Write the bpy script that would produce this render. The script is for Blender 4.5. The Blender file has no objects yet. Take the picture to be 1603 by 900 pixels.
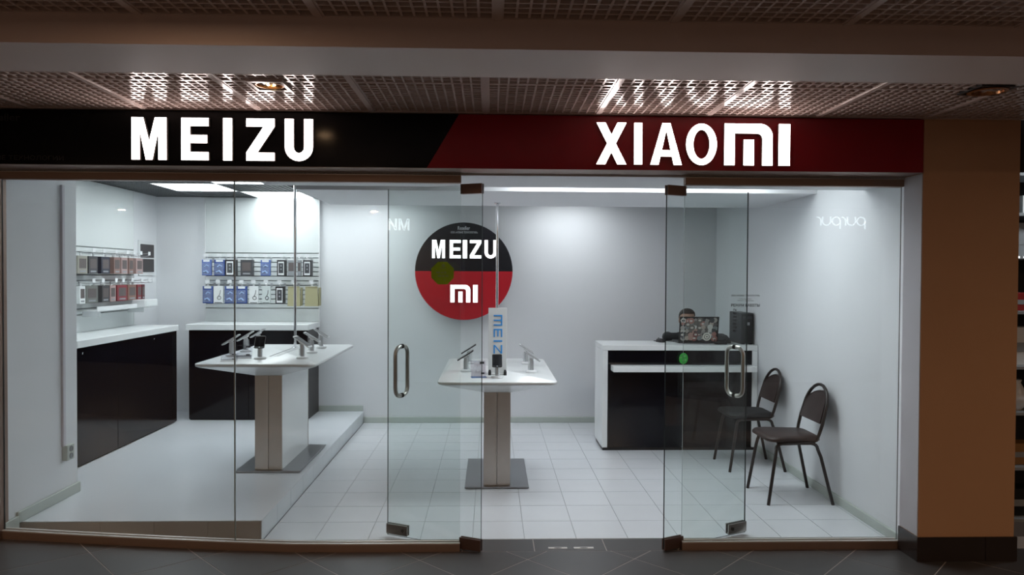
import bpy, bmesh, math, random
from mathutils import Vector, Matrix
random.seed(7)
R = math.radians
S = bpy.context.scene
COL = S.collection

# ------------------------------------------------------------------ camera, world, exposure
cam_d = bpy.data.cameras.new('camera')
cam = bpy.data.objects.new('camera', cam_d)
COL.objects.link(cam)
S.camera = cam
cam_d.sensor_fit = 'HORIZONTAL'
cam_d.sensor_width = 36.0
cam_d.lens = 1130.0 / 1603.0 * 36.0
cam_d.clip_start = 0.05
YAW, PITCH, ROLL = 0.0296, 0.0175, 0.005
_f = Vector((math.sin(YAW) * math.cos(PITCH), math.cos(YAW) * math.cos(PITCH), -math.sin(PITCH)))
_r = _f.cross(Vector((0, 0, 1))).normalized()
_u = _r.cross(_f)
_rr = _r * math.cos(ROLL) + _u * math.sin(ROLL)
_uu = _rr.cross(_f)
_m = Matrix((_rr, _uu, -_f)).transposed().to_4x4()
_m.translation = (0, 0, 1.6)
cam.matrix_world = _m

world = bpy.data.worlds.new('world')
S.world = world
world.use_nodes = True
_bg = world.node_tree.nodes['Background']
_bg.inputs['Color'].default_value = (0.55, 0.40, 0.32, 1)
_bg.inputs['Strength'].default_value = 0.045

S.view_settings.view_transform = 'Standard'
S.view_settings.look = 'None'
S.view_settings.gamma = 1.0
S.view_settings.use_curve_mapping = False
S.view_settings.exposure = 0.0

PANEL_GLOW = 8.6      # ceiling light panels in the shop
LETTER_GLOW = 9.0     # lit letters of the fascia sign
HALL_WATTS = 50.0     # each warm corridor lamp


def area(name, loc, size, watts, color):
    d = bpy.data.lights.new(name, 'AREA')
    d.shape = 'DISK'
    d.size = size
    d.energy = watts
    d.color = color
    o = bpy.data.objects.new(name, d)
    o.location = loc
    COL.objects.link(o)
    return o


WARM = (1.0, 0.66, 0.42)
for _x, _y, _k in ((-5.0, -1.6, 1.0), (-1.6, -1.6, 1.0), (2.55, -1.6, 1.0), (-1.0, 1.95, .05), (4.6, 1.9, .2)):
    area('hall_lamp', (_x, _y, 2.455), 0.09, HALL_WATTS * _k, WARM)


# ------------------------------------------------------------------ materials
def mat(name, color, rough=0.5, metal=0.0, emit=None, glow=0.0, spec=0.5, noise=0.0, nscale=8.0, bump=0.0, bscale=200.0, coat=0.0):
    m = bpy.data.materials.new(name)
    m.use_nodes = True
    nt = m.node_tree
    b = nt.nodes['Principled BSDF']
    c = (color[0], color[1], color[2], 1)
    b.inputs['Base Color'].default_value = c
    b.inputs['Roughness'].default_value = rough
    b.inputs['Metallic'].default_value = metal
    b.inputs['Specular IOR Level'].default_value = spec
    if coat:
        b.inputs['Coat Weight'].default_value = coat
        b.inputs['Coat Roughness'].default_value = 0.05
    if emit:
        b.inputs['Emission Color'].default_value = (*emit, 1)
        b.inputs['Emission Strength'].default_value = glow
    if noise or bump:
        tc = nt.nodes.new('ShaderNodeTexCoord')
    if noise:
        n = nt.nodes.new('ShaderNodeTexNoise')
        n.inputs['Scale'].default_value = nscale
        n.inputs['Detail'].default_value = 4
        nt.links.new(tc.outputs['Object'], n.inputs['Vector'])
        r = nt.nodes.new('ShaderNodeMapRange')
        r.inputs['To Min'].default_value = 1 - noise
        r.inputs['To Max'].default_value = 1 + noise
        nt.links.new(n.outputs['Fac'], r.inputs['Value'])
        mx = nt.nodes.new('ShaderNodeVectorMath')
        mx.operation = 'SCALE'
        mx.inputs[0].default_value = color
        nt.links.new(r.outputs['Result'], mx.inputs['Scale'])
        nt.links.new(mx.outputs['Vector'], b.inputs['Base Color'])
    if bump:
        n2 = nt.nodes.new('ShaderNodeTexNoise')
        n2.inputs['Scale'].default_value = bscale
        nt.links.new(tc.outputs['Object'], n2.inputs['Vector'])
        bp = nt.nodes.new('ShaderNodeBump')
        bp.inputs['Strength'].default_value = bump
        bp.inputs['Distance'].default_value = 0.002
        nt.links.new(n2.outputs['Fac'], bp.inputs['Height'])
        nt.links.new(bp.outputs['Normal'], b.inputs['Normal'])
    return m


def glass_mat(name, tint, refl=0.045, tintmix=0.0):
    m = bpy.data.materials.new(name)
    m.use_nodes = True
    nt = m.node_tree
    nt.nodes.clear()
    out = nt.nodes.new('ShaderNodeOutputMaterial')
    tr = nt.nodes.new('ShaderNodeBsdfTransparent')
    tr.inputs['Color'].default_value = (*tint, 1)
    gl = nt.nodes.new('ShaderNodeBsdfGlossy')
    gl.inputs['Roughness'].default_value = 0.0
    gl.inputs['Color'].default_value = (1, 1, 1, 1)
    lw = nt.nodes.new('ShaderNodeLayerWeight')
    lw.inputs['Blend'].default_value = 0.5
    pw = nt.nodes.new('ShaderNodeMath')
    pw.operation = 'POWER'
    pw.inputs[1].default_value = 5.0
    nt.links.new(lw.outputs['Facing'], pw.inputs[0])
    mr = nt.nodes.new('ShaderNodeMapRange')
    mr.inputs['To Min'].default_value = refl
    mr.inputs['To Max'].default_value = 1.0
    nt.links.new(pw.outputs[0], mr.inputs['Value'])
    mix = nt.nodes.new('ShaderNodeMixShader')
    nt.links.new(mr.outputs['Result'], mix.inputs['Fac'])
    nt.links.new(tr.outputs[0], mix.inputs[1])
    nt.links.new(gl.outputs[0], mix.inputs[2])
    nt.links.new(mix.outputs[0], out.inputs['Surface'])
    return m


def film_mat(name, color, opacity):
    m = bpy.data.materials.new(name)
    m.use_nodes = True
    nt = m.node_tree
    b = nt.nodes['Principled BSDF']
    b.inputs['Base Color'].default_value = (*color, 1)
    b.inputs['Roughness'].default_value = 0.5
    b.inputs['Alpha'].default_value = opacity
    return m


def sticker_mat(name, color, clear):
    """thin printed film: reflects, lets light glow through, a little see-through"""
    m = bpy.data.materials.new(name)
    m.use_nodes = True
    nt = m.node_tree
    nt.nodes.clear()
    out = nt.nodes.new('ShaderNodeOutputMaterial')
    di = nt.nodes.new('ShaderNodeBsdfDiffuse')
    tl = nt.nodes.new('ShaderNodeBsdfTranslucent')
    tr = nt.nodes.new('ShaderNodeBsdfTransparent')
    for n in (di, tl):
        n.inputs['Color'].default_value = (*color, 1)
    a = nt.nodes.new('ShaderNodeMixShader')
    a.inputs['Fac'].default_value = .6
    b = nt.nodes.new('ShaderNodeMixShader')
    b.inputs['Fac'].default_value = clear
    nt.links.new(di.outputs[0], a.inputs[1])
    nt.links.new(tl.outputs[0], a.inputs[2])
    nt.links.new(a.outputs[0], b.inputs[1])
    nt.links.new(tr.outputs[0], b.inputs[2])
    nt.links.new(b.outputs[0], out.inputs['Surface'])
    return m


M = {}
M['wall'] = mat('white_wall_paint', (0.78, 0.80, 0.83), 0.55, noise=0.02, nscale=3, bump=0.08, bscale=90)
M['wall_gloss'] = mat('white_panel', (0.68, 0.72, 0.725), 0.32)
M['ceil_white'] = mat('white_plasterboard', (0.78, 0.79, 0.82), 0.6, bump=0.05)
M['plenum'] = mat('dark_plenum', (0.05, 0.035, 0.03), 0.9)
M['grille'] = mat('hall_grille_paint', (0.60, 0.49, 0.45), 0.16, spec=0.6)
M['grille_dark'] = mat('shop_grille_paint', (0.15, 0.16, 0.17), 0.35)
M['beam'] = mat('beam_paint', (0.72, 0.58, 0.53), 0.5, noise=0.03, nscale=2, bump=0.06)
M['pier'] = mat('tan_pier_paint', (0.60, 0.35, 0.20), 0.6, noise=0.05, nscale=2.5, bump=0.25, bscale=120)
M['jamb'] = mat('grey_jamb_paint', (0.62, 0.61, 0.66), 0.6, bump=0.1)
M['plinth'] = mat('dark_tile_plinth', (0.035, 0.027, 0.026), 0.25, noise=0.1)
M['alu'] = mat('brown_anodised_aluminium', (0.31, 0.22, 0.18), 0.42, metal=0.6)
M['alu_edge'] = mat('bright_aluminium_edge', (0.62, 0.58, 0.55), 0.35, metal=0.5)
M['tile_white'] = mat('white_floor_tile', (0.73, 0.76, 0.80), 0.22, noise=0.03, nscale=4)
M['grout_grey'] = mat('grey_grout', (0.36, 0.38, 0.40), 0.8)
M['tile_dark'] = mat('dark_grey_floor_tile', (0.078, 0.073, 0.073), 0.38, noise=0.14, nscale=6, bump=0.05)
M['grout_light'] = mat('pale_grout', (0.42, 0.37, 0.34), 0.8)
M['vinyl'] = mat('white_platform_floor', (0.74, 0.78, 0.83), 0.25, noise=0.02, nscale=3)
M['riser'] = mat('beige_riser_tile', (0.40, 0.385, 0.37), 0.35, noise=0.05)
M['riser_white'] = mat('pale_riser_tile', (0.66, 0.70, 0.73), 0.3, noise=0.03)
M['base'] = mat('grey_green_baseboard', (0.50, 0.55, 0.52), 0.5)
M['sign_black'] = mat('black_acrylic', (0.004, 0.004, 0.005), 0.16, spec=0.15)
M['sign_red'] = mat('red_acrylic', (0.30, 0.004, 0.012), 0.2, spec=0.3)
M['sign_side'] = mat('dark_sign_side', (0.10, 0.045, 0.045), 0.45)
M['letter'] = mat('lit_white_acrylic', (0.9, 0.9, 0.9), 0.4, emit=(1.0, 0.85, 0.81), glow=LETTER_GLOW)
M['letter_side'] = mat('white_letter_return', (0.5, 0.47, 0.47), 0.5)
M['faint'] = mat('faded_lettering', (0.028, 0.028, 0.030), 0.5)
M['round_black'] = mat('round_sign_black', (0.012, 0.012, 0.016), 0.25)
M['round_red'] = mat('round_sign_red', (0.50, 0.010, 0.022), 0.3)
M['round_letter'] = mat('round_sign_lit_letter', (0.9, 0.9, 0.9), 0.4, emit=(1.0, 0.96, 0.98), glow=1.6)
M['round_small'] = mat('round_sign_grey_print', (0.55, 0.55, 0.57), 0.5)
M['light'] = mat('lit_diffuser', (0.9, 0.9, 0.9), 0.5, emit=(0.93, 0.98, 1.0), glow=PANEL_GLOW)
M['white_lam'] = mat('white_laminate', (0.80, 0.83, 0.84), 0.25)
M['black_gloss'] = mat('black_gloss_front', (0.004, 0.004, 0.007), 0.10, spec=0.32)
M['black_matt'] = mat('black_matt_panel', (0.010, 0.009, 0.010), 0.4)
M['steel'] = mat('brushed_steel', (0.56, 0.53, 0.50), 0.42, metal=1.0, noise=0.05, nscale=20)
M['steel_base'] = mat('grey_steel_plate', (0.34, 0.35, 0.36), 0.35, metal=1.0)
M['chrome'] = mat('chrome', (0.75, 0.76, 0.78), 0.12, metal=1.0)
M['handle'] = mat('satin_steel_handle', (0.50, 0.48, 0.45), 0.3, metal=1.0)
M['black_plastic'] = mat('black_plastic', (0.012, 0.012, 0.013), 0.4)
M['dark_plastic'] = mat('dark_grey_plastic', (0.035, 0.036, 0.042), 0.45)
M['white_plastic'] = mat('white_plastic', (0.74, 0.76, 0.78), 0.35)
M['silver'] = mat('silver_plastic', (0.50, 0.52, 0.54), 0.3, metal=0.5)
M['screen'] = mat('phone_screen', (0.006, 0.006, 0.008), 0.08)
M['patch'] = mat('brown_patch_fitting', (0.16, 0.10, 0.085), 0.3, metal=0.6)
M['patch_steel'] = mat('steel_patch_fitting', (0.42, 0.40, 0.38), 0.25, metal=1.0)
M['gasket'] = mat('black_gasket', (0.01, 0.01, 0.01), 0.6)
M['glass'] = glass_mat('shopfront_glass', (0.955, 0.972, 0.968), 0.035)
M['glass_door'] = glass_mat('door_glass', (0.955, 0.985, 0.975), 0.035)
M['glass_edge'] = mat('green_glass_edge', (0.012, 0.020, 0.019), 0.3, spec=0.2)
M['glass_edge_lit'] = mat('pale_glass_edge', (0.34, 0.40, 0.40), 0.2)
M['acrylic'] = glass_mat('clear_acrylic', (0.95, 0.95, 0.97), 0.08)
M['olive'] = sticker_mat('olive_sticker_film', (0.30, 0.35, 0.03), .10)
M['olive_print'] = mat('olive_sticker_print', (0.25, 0.28, 0.10), 0.6)
M['green'] = sticker_mat('green_sticker', (0.16, 0.62, 0.20), .12)
M['green_print'] = mat('green_sticker_print', (0.35, 0.65, 0.38), 0.5)
M['black_print'] = mat('black_vinyl_lettering', (0.012, 0.012, 0.014), 0.6)
M['blue_print'] = mat('blue_lettering', (0.06, 0.36, 0.85), 0.4)
M['chair_vinyl'] = mat('dark_brown_vinyl', (0.026, 0.014, 0.013), 0.5, noise=0.08, nscale=12, bump=0.1, bscale=300)
M['chair_vinyl_black'] = mat('black_vinyl', (0.010, 0.010, 0.011), 0.5, bump=0.1, bscale=300)
M['chair_tube'] = mat('black_brown_tube', (0.020, 0.013, 0.012), 0.32)
M['skin'] = mat('skin', (0.42, 0.25, 0.19), 0.5)
M['lip'] = mat('lips', (0.32, 0.13, 0.12), 0.45)
M['hair'] = mat('dark_hair', (0.018, 0.013, 0.012), 0.6, bump=0.6, bscale=120)
M['shirt'] = mat('black_shirt', (0.010, 0.010, 0.012), 0.85, bump=0.2)
M['jeans'] = mat('dark_trousers', (0.02, 0.022, 0.03), 0.85)
M['eye'] = mat('eye_white', (0.7, 0.7, 0.7), 0.2)
M['paper'] = mat('white_card', (0.76, 0.79, 0.80), 0.5)
M['grey_card'] = mat('grey_card', (0.30, 0.32, 0.34), 0.5)
M['led'] = mat('led_dot', (1, 1, 1), 0.5, emit=(1, 1, 1), glow=4)
M['bulb'] = mat('lit_bulb', (1, 0.9, 0.7), 0.4, emit=(1.0, 0.78, 0.42), glow=14)
M['amber'] = mat('amber_reflector', (0.45, 0.22, 0.10), 0.25, metal=0.8)
M['hall_sign'] = mat('hall_sign_letters', (1, 1, 1), 0.5, emit=(0.88, 0.96, 1.0), glow=4.2)
M['hall_wall'] = mat('far_hall_wall', (0.055, 0.042, 0.038), 0.7)


def colour(name, c, rough=0.45):
    k = 'c_' + name
    if k not in M:
        M[k] = mat(name, c, rough)
    return M[k]


# ------------------------------------------------------------------ mesh building
class MB:
    def __init__(self):
        self.bm = bmesh.new()

    def box(self, x0, x1, y0, y1, z0, z1, bev=0.0, seg=2, mi=0):
        bm = self.bm
        vs = [bm.verts.new((x, y, z)) for x in (x0, x1) for y in (y0, y1) for z in (z0, z1)]
        fs = []
        for q in ((0, 1, 3, 2), (4, 6, 7, 5), (0, 4, 5, 1), (2, 3, 7, 6), (0, 2, 6, 4), (1, 5, 7, 3)):
            f = bm.faces.new([vs[i] for i in q])
            f.material_index = mi
            fs.append(f)
        if bev:
            es = list({e for f in fs for e in f.edges})
            bmesh.ops.bevel(bm, geom=es, offset=bev, segments=seg, affect='EDGES', profile=0.5)
        return self

    def prism(self, poly, a, b, plane='XZ', mi=0):
        """poly: 2-D outline, extruded from a to b along the axis left over"""
        bm = self.bm

        def pt(u, v, w):
            if plane == 'XZ':
                return (u, w, v)
            if plane == 'YZ':
                return (w, u, v)
            return (u, v, w)
        A = [bm.verts.new(pt(u, v, a)) for u, v in poly]
        B = [bm.verts.new(pt(u, v, b)) for u, v in poly]
        n = len(poly)
        f = [bm.faces.new(A), bm.faces.new(list(reversed(B)))]
        for i in range(n):
            j = (i + 1) % n
            f.append(bm.faces.new((A[i], B[i], B[j], A[j])))
        for x in f:
            x.material_index = mi
        return self

    def loft(self, rings, closed_ends=True, mi=0):
        bm = self.bm
        vr = [[bm.verts.new(p) for p in ring] for ring in rings]
        n = len(rings[0])
        fs = []
        for a, b in zip(vr, vr[1:]):
            for i in range(n):
                j = (i + 1) % n
                fs.append(bm.faces.new((a[i], a[j], b[j], b[i])))
        if closed_ends:
            fs.append(bm.faces.new(list(reversed(vr[0]))))
            fs.append(bm.faces.new(vr[-1]))
        for f in fs:
            f.material_index = mi
        return self

    def tube(self, pts, r, n=8, closed=False, mi=0):
        pts = [Vector(p) for p in pts]
        rr = r if isinstance(r, (list, tuple)) else [r] * len(pts)
        rings = []
        up = None
        N = len(pts)
        for i, p in enumerate(pts):
            if closed:
                t = (pts[(i + 1) % N] - pts[i - 1]).normalized()
            else:
                t = (pts[min(i + 1, N - 1)] - pts[max(i - 1, 0)]).normalized()
            if up is None:
                up = Vector((0, 0, 1)) if abs(t.z) < 0.9 else Vector((1, 0, 0))
                up = (up - t * up.dot(t)).normalized()
            else:
                up = (up - t * up.dot(t)).normalized()
            s = t.cross(up)
            rings.append([p + (up * math.cos(2 * math.pi * k / n) + s * math.sin(2 * math.pi * k / n)) * rr[i] for k in range(n)])
        if closed:
            rings.append(rings[0])
            bm = self.bm
            vr = [[bm.verts.new(q) for q in ring] for ring in rings[:-1]]
            for a in range(N):
                b = (a + 1) % N
                for k in range(n):
                    j = (k + 1) % n
                    bm.faces.new((vr[a][k], vr[a][j], vr[b][j], vr[b][k])).material_index = mi
            return self
        return self.loft(rings, True, mi)

    def lathe(self, prof, c=(0, 0, 0), n=20, mi=0):
        rings = []
        for r, z in prof:
            r = max(r, 0.0004)
            rings.append([(c[0] + r * math.cos(2 * math.pi * k / n), c[1] + r * math.sin(2 * math.pi * k / n), c[2] + z) for k in range(n)])
        return self.loft(rings, True, mi)

    def ell(self, c, rx, ry, rz, nu=16, nv=10, mi=0, rot=None):
        rings = []
        for i in range(nv + 1):
            t = math.pi * i / nv
            s = max(math.sin(t), 0.02)
            ring = []
            for k in range(nu):
                a = 2 * math.pi * k / nu
                v = Vector((rx * s * math.cos(a), ry * s * math.sin(a), -rz * math.cos(t)))
                if rot:
                    v = rot @ v
                ring.append(Vector(c) + v)
            rings.append(ring)
        return self.loft(rings, True, mi)

    def cone(self, a, b, ra, rb, n=12):
        a, b = Vector(a), Vector(b)
        self.tube([a, b], [ra, rb], n)
        self.ell(a, ra, ra, ra, n, 8)
        self.ell(b, rb, rb, rb, n, 8)
        return self

    def xf(self, mtx):
        bmesh.ops.transform(self.bm, matrix=mtx, verts=self.bm.verts)
        return self

    def mesh(self, name, mats, smooth=False):
        bmesh.ops.recalc_face_normals(self.bm, faces=self.bm.faces)
        me = bpy.data.meshes.new(name)
        if smooth:
            for f in self.bm.faces:
                f.smooth = True
        self.bm.to_mesh(me)
        self.bm.free()
        for m in (mats if isinstance(mats, (list, tuple)) else [mats]):
            me.materials.append(m)
        if smooth:
            try:
                me.set_sharp_from_angle(angle=R(40))
            except Exception:
                pass
        return me

    def build(self, name, mats, parent=None, smooth=False, loc=None, rot=None):
        return link(name, self.mesh(name, mats, smooth), parent, loc, rot)


def link(name, me, parent=None, loc=None, rot=None):
    o = bpy.data.objects.new(name, me)
    COL.objects.link(o)
    if parent:
        o.parent = parent
    if loc:
        o.location = loc
    if rot:
        o.rotation_euler = rot
    return o


def tag(o, label=None, cat=None, group=None, kind=None):
    if label:
        o['label'] = label
    if cat:
        o['category'] = cat
    if group:
        o['group'] = group
    if kind:
        o['kind'] = kind
    return o


def thing(name, loc, label, cat, group=None, rz=0.0, kind=None):
    o = link(name, None, None, loc, (0, 0, rz))
    return tag(o, label, cat, group, kind)


def struct(name, b, m, label, cat, smooth=False):
    return tag(b.build(name, m, None, smooth), label, cat, kind='structure')


def text_mb(body, x0, x1, z0, z1, y, depth=0.001, facing=-1, bold=0.0, z_fit='box'):
    """flat lettering fitted into a rectangle of the XZ plane; facing -1 looks to -Y, +1 to +Y"""
    cu = bpy.data.curves.new('lettering', 'FONT')
    cu.body = body
    cu.size = 1.0
    cu.offset = bold
    cu.resolution_u = 3
    o = bpy.data.objects.new('lettering', cu)
    COL.objects.link(o)
    dg = bpy.context.evaluated_depsgraph_get()
    me = bpy.data.meshes.new_from_object(o.evaluated_get(dg))
    bpy.data.objects.remove(o)
    bpy.data.curves.remove(cu)
    mb = MB()
    mb.bm.from_mesh(me)
    bpy.data.meshes.remove(me)
    xs = [v.co.x for v in mb.bm.verts]
    ys = [v.co.y for v in mb.bm.verts]
    a, b, c, d = min(xs), max(xs), min(ys), max(ys)
    for v in mb.bm.verts:
        u = (v.co.x - a) / (b - a)
        w = (v.co.y - c) / (d - c)
        x = x0 + u * (x1 - x0) if facing < 0 else x1 - u * (x1 - x0)
        v.co = (x, y, z0 + w * (z1 - z0))
    return mb


# ---- block letters as sets of convex outlines in a w x h box
def arc(cx, cy, rx, ry, a0, a1, n):
    return [(cx + rx * math.cos(R(a0 + (a1 - a0) * i / n)), cy + ry * math.sin(R(a0 + (a1 - a0) * i / n))) for i in range(n + 1)]


def ring_quads(outer, inner):
    return [[outer[i], outer[i + 1], inner[i + 1], inner[i]] for i in range(len(outer) - 1)]


def rect(a, b, c, d):
    return [(a, c), (b, c), (b, d), (a, d)]


def letter(ch, w, h, s, t=None):
    t = t or s * 0.82
    if ch == 'M':
        s = w * .235
        return [rect(0, s, 0, h), rect(w - s, w, 0, h),
                [(s, h), (w * .335, h), (w / 2, h * .44), (s, h * .68)], [(s, h * .68), (w / 2, h * .44), (w / 2, 0), (w * .405, 0)],
                [(w - s, h), (w * .665, h), (w / 2, h * .44), (w - s, h * .68)], [(w - s, h * .68), (w / 2, h * .44), (w / 2, 0), (w * .595, 0)]]
    if ch == 'E':
        return [rect(0, s, 0, h), rect(s, w, 0, t), rect(s, w, h - t, h), rect(s, w * .94, (h - t) / 2, (h + t) / 2)]
    if ch == 'I':
        return [rect(0, w, 0, h)]
    if ch == 'Z':
        return [rect(0, w, h - t, h), rect(0, w, 0, t), [(0, t), (s * 1.25, t), (w, h - t), (w - s * 1.25, h - t)]]
    if ch == 'U':
        r = w / 2
        return [rect(0, s, r, h), rect(w - s, w, r, h)] + ring_quads(arc(r, r, r, r, 180, 360, 14), arc(r, r, r - s, r - t, 180, 360, 14))
    if ch == 'X':
        q = s * 1.22
        return [[(0, 0), (q, 0), (w / 2 + q * .48, h / 2), (w / 2 - q * .48, h / 2)], [(w - q, 0), (w, 0), (w / 2 + q * .48, h / 2), (w / 2 - q * .48, h / 2)],
                [(0, h), (w / 2 - q * .48, h / 2), (w / 2 + q * .48, h / 2), (q, h)], [(w, h), (w - q, h), (w / 2 - q * .48, h / 2), (w / 2 + q * .48, h / 2)]]
    if ch == 'A':
        q = s * 1.12
        return [[(0, 0), (q, 0), (w / 2, h * .84), (w / 2, h), (w / 2 - s * .55, h)], [(w, 0), (w / 2 + s * .55, h), (w / 2, h), (w / 2, h * .84), (w - q, 0)],
                [(w * .30, h * .20), (w * .70, h * .20), (w * .66, h * .35), (w * .34, h * .35)]]
    if ch == 'O':
        return ring_quads(arc(w / 2, h / 2, w / 2, h / 2, 0, 360, 36), arc(w / 2, h / 2, w / 2 - s, h / 2 - t, 0, 360, 36))
    if ch == 'm':   # three-legged rounded m of the emblem
        l = w * .213
        bt = h * .233
        ro = w * .26
        ri = ro * .45
        oc = arc(w - ro, h - ro, ro, ro, 90, 0, 10)
        ic = arc(w - l - ri, h - bt - ri, ri, ri, 90, 0, 10)
        return [rect(0, l, 0, h), [(l, h - bt), (ic[0][0], h - bt), (oc[0][0], h), (l, h)]] + ring_quads(oc, ic) + \
            [[(w - l, 0), (w, 0), (w, h - ro), (w - l, ic[-1][1])], rect(w * .40, w * .40 + l, 0, h * .617)]
    return []


def letter_obj(ch, x0, x1, z0, z1, y0, y1, s, m, parent, name='letter', t=None):
    mb = MB()
    for p in letter(ch, x1 - x0, z1 - z0, s, t):
        mb.prism([(x0 + u, z0 + v) for u, v in p], y0, y1)
    me = mb.mesh(name, [m, M['letter_side']])
    for f in me.polygons:
        f.material_index = 0 if f.normal.y < -.9 else 1
    return link(name, me, parent)


# ------------------------------------------------------------------ the shell
GZ = 2.48            # hall grille ceiling
SZ = 2.41            # shop grille ceiling
PZ = 0.125           # platform height
XL, XA, XR = -2.78, -3.56, 2.455
YF, YB = 4.15, 7.80


def fz(x):
    """the hall floor ramps up gently towards the left"""
    if x > -1.0:
        return 0.0
    return 0.09 * ((-1.0 - x) / 1.77) ** 1.3


# hall floor: grout bed and tiles
mb = MB()
xs = [-6.0, -5, -4, -3.4] + [-3.0 + 0.2 * i for i in range(11)] + [2, 6.0]
for a, b in zip(xs, xs[1:]):
    za, zb = min(fz(a), .3) - .0012, min(fz(b), .3) - .0012
    mb.loft([[(a, -2.4, za), (a, YF + .19, za), (a, YF + .19, -.2), (a, -2.4, -.2)], [(b, -2.4, zb), (b, YF + .19, zb), (b, YF + .19, -.2), (b, -2.4, -.2)]])
floor = struct('floor', mb, M['grout_light'], 'dark grey tiled hall floor laid diagonally in front of the shop', 'floor')

mb = MB()
for a, b in zip(xs, xs[1:]):
    za, zb = min(fz(a), .3), min(fz(b), .3)
    mb.loft([[(a, -2.39, za), (a, 1.0, za), (a, 1.0, za - .001), (a, -2.39, za - .001)], [(b, -2.39, zb), (b, 1.0, zb), (b, 1.0, zb - .001), (b, -2.39, zb - .001)]])
mb.build('floor_area', M['tile_dark'], floor)


def clip(poly, f):
    out = []
    n = len(poly)
    for i in range(n):
        p, q = poly[i], poly[(i + 1) % n]
        a, b = f(p), f(q)
        if a >= 0:
            out.append(p)
        if (a >= 0) != (b >= 0):
            t = a / (a - b)
            out.append((p[0] + (q[0] - p[0]) * t, p[1] + (q[1] - p[1]) * t))
    return out


hd = 0.303
gap = 0.0045
full_tile = None
for i in range(-14, 15):
    for j in range(-8, 10):
        if (i + j) % 2:
            continue
        cx_, cy_ = 0.215 + hd + hd * i, 4.03 + hd * (j - 8)
        if cy_ < 1.31 or cy_ > YF + hd or abs(cx_) > 4.3:
            continue
        h_ = hd - gap
        poly = [(cx_ + h_, cy_), (cx_, cy_ + h_), (cx_ - h_, cy_), (cx_, cy_ - h_)]
        whole = cy_ + h_ < YF - .006
        poly = clip(poly, lambda p: YF - .004 - p[1])
        if len(poly) < 3:
            continue
        if whole and cx_ - h_ > -1.0:
            if full_tile is None:
                full_tile = MB().prism([(p[0] - cx_, p[1] - cy_) for p in poly], -.01, 0, 'XY').mesh('floor_tile', M['tile_dark'])
            link('floor_tile', full_tile, floor, (cx_, cy_, 0))
        else:
            t_ = MB()
            t_.loft([[(p[0], p[1], fz(p[0]) - .012) for p in poly], [(p[0], p[1], fz(p[0])) for p in poly]])
            t_.build('floor_tile', M['tile_dark'], floor)
# straight row of tiles under the shopfront
k0 = -1.36
for i in range(-3, 7):
    a, b = 0.262 + .42 * (i - 1) + .003, 0.262 + .42 * i - .003
    a, b = max(a, -1.34), min(b, 2.405)
    if b - a < .03:
        continue
    MB().prism(rect(a, b, YF + .002, YF + .186), -.01, 0, 'XY').build('floor_tile', M['tile_dark'], floor)

# shop floor with white tiles
sf = struct('floor', MB().box(-1.36, XR, 4.338, YB, -.2, -.003), M['grout_grey'], 'white tiled shop floor between the glass front and the back wall', 'floor')
tw = .3155
tile_me = MB().box(-tw / 2 + .002, tw / 2 - .002, -tw / 2 + .002, tw / 2 - .002, -.01, 0).mesh('floor_tile', M['tile_white'])
xj = [-1.05 + tw * i for i in range(-1, 13)]
yj = [4.344 + tw * i for i in range(0, 12)]
for a in xj:
    for b in yj:
        x0, x1, y0, y1 = max(a, -1.358), min(a + tw, XR), b, min(b + tw, YB)
        if x1 - x0 < .02 or y1 - y0 < .02:
            continue
        if abs(x1 - x0 - tw) < .001 and abs(y1 - y0 - tw) < .001:
            link('floor_tile', tile_me, sf, ((x0 + x1) / 2, (y0 + y1) / 2, 0))
        else:
            MB().box(x0 + .002, x1 - .002, y0 + .002, y1 - .002, -.01, 0).build('floor_tile', M['tile_white'], sf)

# platform
pf = struct('floor', MB().box(-3.56, -1.372, 4.338, YB, -.1, PZ - .004), M['grout_grey'], 'raised white platform floor along the left side of the shop', 'floor')
MB().box(-3.56, -1.361, 4.330, YB, PZ - .004, PZ, .0015, 1).build('platform_top', M['vinyl'], pf)
for i in range(11):
    a, b = 4.334 + tw * i + .0015, min(4.334 + tw * (i + 1), YB) - .0015
    MB().box(-1.372, -1.362, a, b, 0, PZ - .005).build('riser_tile', M['riser_white'], pf)
for i in range(5):
    b_, a_ = -1.363 - tw * i - .001, max(-1.363 - tw * (i + 1), -2.78) + .001
    MB().box(a_, b_, 4.326, 4.338, fz(-2.0) - .06, PZ - .005).build('riser_tile', M['riser'], pf)

# walls
struct('wall_left', MB().box(-3.66, XL, YF, 4.93, -.1, 2.62), M['wall'], 'white wall at the left just behind the glass front', 'wall')
struct('wall_left', MB().box(-3.66, XA, 4.93, YB, -.1, 2.62), M['wall'], 'white wall behind the left counter', 'wall')
struct('wall_back', MB().box(-3.66, XR + .1, YB, YB + .1, -.1, 2.62), M['wall'], 'plain white back wall of the shop', 'wall')
struct('wall_right', MB().box(XR, 2.96, YF, YB, -.1, 2.62), M['wall'], 'white wall behind the two chairs', 'wall')
struct('wall_left', MB().box(-6.0, -2.80, YF, YF + .15, -.1, 2.62), M['hall_wall'], 'dark hall wall left of the shopfront, outside the frame', 'wall')
struct('wall_opposite', MB().box(-7.0, 8.0, -2.5, -2.4, -.2, 2.62), M['hall_wall'], 'dark hall wall facing the shop, mirrored in its glass', 'wall')

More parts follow.
